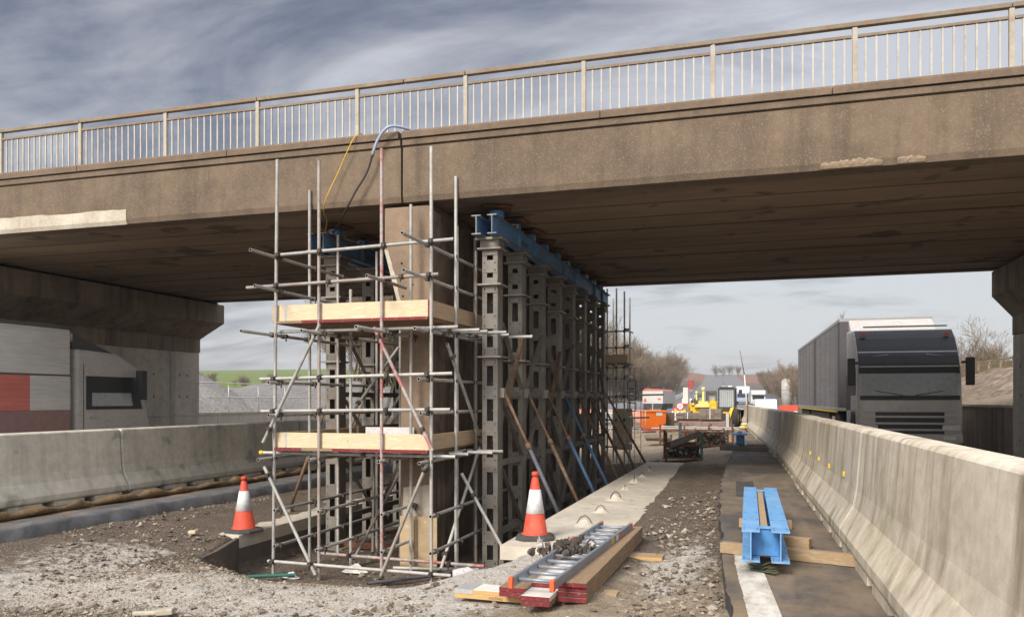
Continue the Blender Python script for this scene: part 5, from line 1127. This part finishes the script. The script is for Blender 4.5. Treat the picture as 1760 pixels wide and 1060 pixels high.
tk = thing('lorry', 'blue and white lorry behind the motorhome on the right road', 'lorry', (-2.55, 165, RZ(165)+.1)); mb('white_paint').b2((-1.25, 0, 2.4), (1.25, 9, 3.6)).build('box', tk); mb('hose_blue').b2((-1.2, -.6, .6), (1.2, .0, 2.38)).build('cab', tk, .1); mb('glass_dark').b2((-1.05, -.62, 1.4), (1.05, -.605, 2.1)).build('windscreen', tk); pair(tk, 1, .4, .5, .3)
car('white car on the right road just beyond the barriers', (.75, 70, .27), R(180), 'white_paint'); car('dark blue car on the right road behind the motorhome', (2.4, 160, RZ(160)+.1), R(180), 'blue_car')
car('grey car far up the hill, left of two', (-12.3, 330, RZ(330)+.15), R(180), 'grey_car'); car('pale car far up the hill, right of two', (-9.8, 325, RZ(325)+.15), R(180), 'white_paint')
car('white car driving away on the far left road beyond the tipper lorry', (-12.0, 150, RZ(150)+.12), 0, 'white_paint'); car('grey car driving away on the far left road below the hill', (-13.8, 205, RZ(205)+.12), 0, 'grey_car')
# storage silos and red barriers on the right verge
for k, (x, lab) in enumerate(((3.9, 'left pale storage silo on the right verge'), (6.0, 'right pale storage silo on the right verge'))):
    t = thing('storage_silo', lab, 'silo', (x+1.2, 150, RZ(150)), 0, 'pale storage silos'); mb('trailer_white').lathe([(.9, 0), (.9, 4.6), (.5, 5.0)], 18).build('tank', t); mb('galv').lathe([(.93, 1.4), (.93, 1.55)], 18).build('band', t); mb('galv').lathe([(.93, 3.0), (.93, 3.15)], 18).build('band', t)
rb_ = thing('plastic_barrier', 'red and white plastic barrier by the rear of the oncoming lorry', 'barrier', (2.1, 58, .30)); mb('cone_orange').b2((-.6, -.2, .6), (.6, .2, 1.0)).build('top', rb_); mb('white_paint').b2((-.55, -.2, 0), (-.3, .2, .59)).b2((.3, -.2, 0), (.55, .2, .59)).build('legs', rb_)

# oncoming articulated lorry on the right road
LZ = .27
al = thing('articulated_lorry', 'dark cabbed grey curtain sided articulated lorry coming along the right road', 'lorry', (3.72, 22.55, LZ), R(1.7))
b = mb('curtain_grey'); b.b2((-1.25, 3.3, 1.15), (1.25, 18.6, 3.72)); tr_ = b.build('trailer', al, .02)
b = mb('silver'); b.b2((-1.262, 3.28, 3.70), (1.262, 18.62, 3.79)); b.b2((-1.262, 3.28, 1.06), (1.262, 18.62, 1.16)); b.build('rails', tr_)
mb('curtain_dark').b2((-1.256, 3.29, 1.16), (-1.2505, 3.75, 3.70)).b2((-1.256, 3.27, 1.16), (1.25, 3.2895, 3.70)).build('front_frame', tr_); mb('curtain_dark').b2((-1.256, 10.2, 1.16), (-1.2505, 11.0, 3.70)).build('dark_band', tr_)
cs = mb('curtain_dark')
for k in range(10): cs.b2((-1.258, 4.2+1.45*k, 1.165), (-1.2507, 4.225+1.45*k, 3.69))
cs.build('curtain_straps', tr_)
mb('chassis').b2((-.5, 2.4, .75), (.5, 18.5, 1.05)).b2((-1.2, 6.5, .45), (-1.1, 12.5, .95)).build('chassis', al); mb('yellow').b2((-1.265, 4, 1.0), (-1.2, 18, 1.05)).build('side_reflector', al)
for y in (.85, 4.2, 13.8, 15.1, 16.4):
    for x in (-1.07, 1.07): w_ = MB(); wheel(w_, (x, y, .5), .5, .32, n=20, rim='silver'); w_.build('wheel', al)
cab_p = [(0, .30), (-.02, .75), (.0, 1.35), (.12, 2.25), (.32, 2.62), (.62, 3.0), (.95, 3.24), (2.1, 3.30), (2.1, .55), (1.45, .55), (1.35, 1.05), (.45, 1.05), (.35, .45)]
b = mb('cab_grey'); b.prism([(y, z) for y, z in cab_p], -1.22, 1.22, 'x'); cab_o = b.build('cab', al, .06)
def front(zz): return float(np.interp(zz, [.3, .75, 1.35, 2.25, 2.62, 3.0, 3.24], [0, -.02, 0, .12, .32, .62, .95]))
def panel(m, name, x0, x1, z0, z1, par, off=.012, n=6):
    g = mb(m); zs = np.linspace(z0, z1, n); v = []
    for z in zs: v += [(x0, front(z)-off, z), (x1, front(z)-off, z)]
    g.add(v, [(2*k, 2*k+1, 2*k+3, 2*k+2) for k in range(n-1)])
    v2 = [(a, c+.03, z) for a, c, z in v]; g.add(v+v2, [(0, 1, 2*n+1, 2*n), (2*n-2, 2*n-1, 4*n-1, 4*n-2)]+[(2*k, 2*k+2, 2*n+2*k+2, 2*n+2*k) for k in range(n-1)]+[(2*k+1, 2*k+3, 2*n+2*k+3, 2*n+2*k+1) for k in range(n-1)])
    return g.build(name, par, fix=False)
panel('cab_black', 'roof_visor', -1.18, 1.18, 2.06, 3.22, cab_o); panel('glass_grey', 'windscreen', -1.12, 1.12, 1.50, 2.05, cab_o)
panel('cab_black', 'wiper_panel', -1.16, 1.16, 1.38, 1.49, cab_o, .02); panel('silver', 'grille_top', -1.1, 1.1, 1.08, 1.36, cab_o, .02)
panel('cab_black', 'grille', -.80, .80, .40, 1.07, cab_o, .014)
for z in (.93, .76, .60): mb('silver').b2((-1.12, -.06, z), (1.12, -.02, z+.05)).build('grille_bar', al)
mb('cab_grey').b2((-1.22, -.10, .28), (1.22, .2, .52)).build('bumper', al, .05)
for s in (-1, 1):
    mb('white_label').b2((s*.95-.2, -.075, .62), (s*.95+.2, -.03, .74)).build('headlight', al)
    mb('cab_black').b2((s*1.38-.09, -.12, 1.75), (s*1.38+.09, .05, 2.45)).b2((s*1.25-.06, .0, 2.3), (s*1.25+.06, .04, 2.36)).build('mirror', al, .02)
    mb('cab_black').b2((s*1.222-.006, .35, 1.5), (s*1.222+.006, 1.15, 2.2)).build('side_window', al)
    mb('silver').bar((s*.45, .30, 2.55), (s*1.05, .26, 2.44), .06, .05).build('visor_light', al)
    mb('cab_black').prism([(1.2, 2.4), (2.1, 2.0), (2.1, 1.1), (1.3, 1.1)], s*1.221-.004, s*1.221+.004, 'x').build('side_panel', al)
mb('cab_grey').prism([(1.0, 3.24), (2.1, 3.30), (2.6, 3.68), (2.6, 3.3), (2.1, 3.2)], -1.1, 1.1, 'x').build('roof_deflector', al, .03)
mb('silver').bar((-1.0, .62, 3.3), (1.0, .62, 3.3), .04, .04).build('roof_bar', al)
mb('white_label').b2((-.27, -.112, .34), (.27, -.101, .45)).build('number_plate', al); mb('silver').b2((-.22, -.045, 1.18), (.22, -.025, 1.26)).build('grille_badge', al)
for s in (-1, 1):
    mb('cab_black').bar((s*.15, .0, 1.5), (s*.85, .035, 1.62), .02, .02).build('wiper', al); mb('orange_cap').b2((s*1.0-.06, .55, 3.06), (s*1.0+.06, .66, 3.12)).build('marker_lamp', al)
    mb('white_label').b2((s*.9-.14, -.112, .38), (s*.9+.14, -.101, .46)).build('fog_lamp', al); mb('silver').b2((s*1.226-.004, .5, 1.30), (s*1.226+.004, .72, 1.34)).build('door_handle', al)

# box lorry on the left road
bl = thing('box_lorry', 'white and red box lorry with a dark cab behind the left barriers', 'lorry', (-14.5, 8.5, -.10), 0)
b = mb('trailer_white'); b.b2((-1.2, -6, 2.25), (1.2, 4.55, 3.16)); bx_ = b.build('box', bl, .02)
b = mb('trailer_red'); b.b2((-1.2, -6, 1.55), (1.2, 3.6, 2.24)); b.build('red_panel', bl); mb('trailer_white').b2((-1.2, 3.605, 1.55), (1.2, 4.55, 2.24)).build('front_panel', bl)
mb('trailer_dull').b2((-1.2, -6, 1.0), (1.2, 4.55, 1.545)).build('lower_panel', bl); mb('chassis').b2((-1.1, -6, .5), (1.1, 6.6, .95)).build('chassis', bl)
mb('curtain_dark').b2((1.2, -6, 3.162), (1.23, 4.55, 3.22)).b2((1.2005, -6, 2.225), (1.206, 4.55, 2.255)).build('trim', bl); mb('orange_cap').b2((1.1, -6, .86), (1.215, 4.2, .95)).build('side_reflector', bl)
b = mb('cab_grey'); b.prism([(4.75, .45), (6.75, .45), (6.85, 1.2), (6.75, 1.55), (6.45, 2.5), (5.9, 2.75), (4.75, 2.8)], -1.15, 1.15, 'x'); cb4 = b.build('cab', bl, .06)
mb('cab_black').prism([(5.0, 1.55), (6.6, 1.55), (6.38, 2.25), (5.0, 2.25)], 1.152, 1.16, 'x').build('side_window', cb4); mb('glass_dark').prism([(6.765, 1.6), (6.49, 2.45), (6.46, 2.45), (6.735, 1.6)], -1.05, 1.05, 'x').build('windscreen', cb4); mb('chassis').b2((1.151, 4.9, .5), (1.17, 6.6, 1.0)).build('lower_trim', cb4); mb('hivis').b2((1.152, 4.9, 1.06), (1.165, 6.75, 1.10)).build('yellow_stripe', cb4)
mb('silver').b2((1.151, 5.1, 1.36), (1.17, 5.3, 1.40)).build('door_handle', cb4); mb('cab_black').b2((1.1505, 4.93, .95), (1.154, 4.945, 2.5)).build('door_seam', cb4); mb('glass_grey').prism([(5.15, 1.62), (6.3, 1.62), (6.25, 1.9), (5.15, 1.9)], 1.1605, 1.163, 'x').build('window_reflection', cb4); mb('cab_black').b2((1.25, 6.3, 1.75), (1.42, 6.45, 2.4)).build('mirror', cb4); mb('curtain_dark').prism([(4.8, 2.8), (5.9, 2.76), (4.8, 3.12)], -1.0, 1.0, 'x').build('wind_deflector', cb4)
for y in (-4.5, -3.2, 5.7): 
    for x in (-1.02, 1.02): w_ = MB(); wheel(w_, (x, y, .48), .48, .3, rim='silver'); w_.build('wheel', bl)
# ------------------------------------------------------------------ left verge: wall, rail, gravel
rw_ = thing('retaining_wall', 'low pale concrete wall with panel joints along the left verge beyond the abutment', 'wall', (-18.9, 22.2, 0))
y = 0
while y < 42: mb('pale_wall').b2((-.35, y+.008, -.5), (0, y+1.49, 1.12)).build('wall_panel', rw_); y += 1.5
mb('pale_wall').b2((-.40, 0, 1.121), (.03, 42, 1.20)).build('coping', rw_)
hr = thing('hand_railing', 'galvanised two rail railing on top of the low pale wall', 'railing', (-19.1, 22.3, 1.2)); 
for k in range(22): mb('rail_galv').tube((0, 1.9*k, 0), (0, 1.9*k, 1.08), .022, 6).build('post', hr)
for z in (.55, 1.08): mb('rail_galv').tube((0, 0, z), (0, 40, z), .022, 6).build('rail', hr)
def heap(name, label, cx, cy, rx, ry, h, m, seed, ridge=1.0):
    n1, n2 = 46, 30; v = []; b = mb(m)
    for j in range(n2+1):
        for i in range(n1):
            a = 6.2832*i/n1; q = j/n2; x = cx+rx*q*math.cos(a); y_ = cy+ry*q*math.sin(a)
            v.append((x, y_, gz1(x, y_)-.12*q+h*(1-q)**ridge+.16*mnoise.noise(Vector((x*.7, y_*.7, seed)))*(1-q)**.3+.05*mnoise.noise(Vector((x*3, y_*3, seed)))))
    b.add(v, [(j*n1+i, j*n1+(i+1) % n1, (j+1)*n1+(i+1) % n1, (j+1)*n1+i) for j in range(n2) for i in range(n1)], True); return tag(b.build(name, fix=False), label, 'gravel heap', None, None)
heap('gravel_heap', 'steep grey gravel heap just right of the left abutment', -24.0, 28.5, 4.6, 4.6, 2.35, 'gravel_heap', 1, 1.0)
heap('gravel_heap', 'long low grey gravel bank behind the railing', -22.6, 40, 3.6, 19, 1.55, 'gravel_heap', 2, .7)
# ------------------------------------------------------------------ right verge: wall, fence
rr_ = thing('retaining_wall', 'dark low concrete wall at the foot of the right earth bank', 'wall', (5.85, 21.1, 0)); y = 0
while y < 34: mb('abutment_cap').b2((0, y+.008, -.2), (.35, y+2.99, 1.46)).build('wall_panel', rr_); y += 3
mb('wall_concrete').b2((-.03, 0, 1.461), (.40, 34, 1.53)).build('coping', rr_)
fe = thing('timber_fence', 'old timber rail and board fence on top of the right bank', 'fence', (13.2, 30, gz1(13.2, 40)))
for k in range(24): mb('fence_wood').b2((-.06, 2.4*k-.06, -.3), (.06, 2.4*k+.06, 1.0)).build('post', fe)
for z in (.35, .85): mb('fence_wood').b2((-.09, 0, z), (-.062, 55, z+.10)).build('rail', fe)
bo = mb('fence_wood')
for k in range(180): bo.b2((.07, .3*k, .0), (.09, .3*k+.24, .72+.12*rng.random()))
bo.build('boards', fe)
tag(heap('soil_bank', 'bare brown soil slope behind the right wall', 9.6, 40, 3.5, 19, .5, 'bank_soil', 7, .8), None, 'soil bank')

# ------------------------------------------------------------------ bare winter trees
def tree_meshes(seed, h, spread, stems, dens, tw):
    r = random.Random(seed); tb = mb('tree_bark'); cb = mb('twigs')
    def ribbon(p, q, w0, w1):
        d = (q-p); a = d.orthogonal().normalized(); a = (a*math.cos(r.uniform(0, 6.3))+d.normalized().cross(a)*math.sin(r.uniform(0, 6.3))).normalized()
        cb.add([p-a*w0, p+a*w0, q+a*w1, q-a*w1], [(0, 1, 2, 3)])
    def grow_(p, d, L, rad, lev):
        n = 3 if lev < 2 else 2; pts = [p]; dd = d.copy()
        for k in range(n):
            dd = (dd+Vector((r.uniform(-.22, .22), r.uniform(-.22, .22), r.uniform(-.02, .22)))).normalized(); pts.append(pts[-1]+dd*L/n)
        for k in range(n):
            a = rad*(1-.6*k/n); b_ = rad*(1-.6*(k+1)/n)
            if lev <= 1: tb.tube(pts[k], pts[k+1], a, 5, b_)
            else: ribbon(pts[k], pts[k+1], max(a, tw), max(b_, tw*.6))
        if lev >= 4: return
        m = [0, 8, 6, 6, 5][lev+1]
        m = max(2, int(m*dens))
        for k in range(m):
            t = r.uniform(.12, 1.0); i = min(int(t*n), n-1); q = pts[i].lerp(pts[i+1], t*n-i)
            ax = dd.orthogonal().normalized(); ax = Matrix.Rotation(r.uniform(0, 6.3), 3, dd) @ ax
            nd = (dd*r.uniform(.45, .9)+ax*spread*r.uniform(.5, 1.1)+Vector((0, 0, .25))).normalized(); grow_(q, nd, L*r.uniform(.48, .72), rad*.45, lev+1)
    for s in range(stems):
        a = r.uniform(0, 6.3); lean = .10 if stems == 1 else .35
        grow_(Vector((.15*math.cos(a)*(stems > 1), .15*math.sin(a)*(stems > 1), -.2)), Vector((lean*math.cos(a), lean*math.sin(a), 1)).normalized(), h*r.uniform(.46, .6), .014*h if stems == 1 else .009*h, 0)
    return tb, cb
TV = []
for k, (h, sp, st, de, tw) in enumerate(((8, .75, 3, 1.0, .015), (8, .9, 3, .95, .014), (8, .6, 2, 1.15, .014), (8, .95, 4, .85, .015), (8, .55, 3, 1.0, .014))):
    t = thing('bare_tree', '', 'tree', (0, -300, -50)); a, c = tree_meshes(20+k, h, sp, st, de, tw); a.build('trunk', t, fix=False); c.build('crown', t, fix=False); TV.append(t)
used = [False]*5
def place(k, x, y, s, label, grp, name=None):
    z = gz1(x, y)-.1
    if not used[k]: o = TV[k]; used[k] = True; o.location = (x, y, z); o.scale = (s,)*3; o.rotation_euler = (0, 0, rng.uniform(0, 6)); tag(o, label, None, grp)
    else: o = dup(TV[k], (x, y, z), rng.uniform(0, 6.3), label, grp, s)
    if name: o.name = name
    return o
gl = 'bare trees in the belt left of the far road'; gr = 'bare trees in the belt right of the far road'
def belt(n, y0, y1, off, side, s0, s1, grp, label, seed):
    r = random.Random(seed)
    for k in range(n):
        y = y0*(y1/y0)**((k+r.random())/n); x = XC(y)+side*(off+abs(r.gauss(0, 9))); place(r.randrange(5), x, y, r.uniform(s0, s1), label, grp)
belt(125, 58, 340, 14.0, -1, 1.0, 1.5, gl, 'bare brown winter tree among the dense belt left of the far road', 1)
belt(90, 85, 340, 13.0, 1, .75, 1.1, gr, 'bare brown winter tree among the belt right of the far road', 2)
for k in range(44):
    r = rng; y = 28+1.2*k; place(r.randrange(5), 14.5+r.uniform(0, 6), y+r.uniform(-1, 1), r.uniform(.2, .29), 'bare thorn bush in the hedge behind the timber fence on the right bank', 'bare bushes on the right bank')
for k in range(10): place(rng.randrange(5), 15+rng.uniform(0, 9), 62+4*k, rng.uniform(.2, .3), 'bare tree on the right bank beyond the thorn hedge, behind the oncoming lorry', 'bare trees behind the oncoming lorry')
place(2, -27.5, 34, .26, 'small bare sapling behind the steep gravel heap', None)
for k in range(44):
    x = -128+rng.uniform(-1.5, 1.5)+k*1.6; y = 150+rng.uniform(-6, 10)
    place(rng.randrange(5), x, y, rng.uniform(.24, .42), 'bare bush in the distant hedge line beyond the left field', 'bushes of the distant left hedge')
for k in range(4): place(rng.randrange(5), -25+3.5*k+rng.uniform(-2, 2), 590+rng.uniform(-10, 20), rng.uniform(.9, 1.4), 'bare tree standing on the brown field at the top of the hill', 'bare trees on the brown hill')
for t, u in zip(TV, used):
    if not u: bpy.data.objects.remove(t)
# loose litter
for k, (x, y, s_, m, lab) in enumerate(((-8.1, 10.2, .05, 'yellow', 'small yellow block lying on the dark stones near the left road edge'), (-4.9, 5.72, .06, 'board_pale', 'crumpled pale glove like rag in the lower left corner'))):
    b = mb('board_new' if k == 0 else 'mortar'); r_ = random.Random(k+4)
    if k == 0: b.box((0, 0, .03), (.11, .09, .05), .4)
    else:
        b.bar((-.22, -.03, .02), (.0, .0, .035), .05, .035); b.bar((0, 0, .04), (.13, .05, .05), .10, .05); b.bar((.02, .03, .05), (.10, .13, .05), .04, .03)
    tag(b.build('litter', loc=(x, y, gz1(x, y)+.02), bevel=.01), lab, 'litter')

# thin winter haze: one even volume round the whole site
hz = bpy.data.materials.new('haze_air'); hz.use_nodes = True; nt = hz.node_tree
for n in list(nt.nodes):
    if n.type == 'BSDF_PRINCIPLED': nt.nodes.remove(n)
pv = nt.nodes.new('ShaderNodeVolumePrincipled'); pv.inputs['Color'].default_value = (.82, .85, .9, 1); pv.inputs['Density'].default_value = .00045; pv.inputs['Anisotropy'].default_value = .2
nt.links.new(pv.outputs[0], nt.nodes['Material Output'].inputs['Volume'])
MATS['haze_air'] = hz
tag(mb('haze_air').b2((-800, -70, -6), (800, 1560, 48)).build('haze'), kind='stuff')
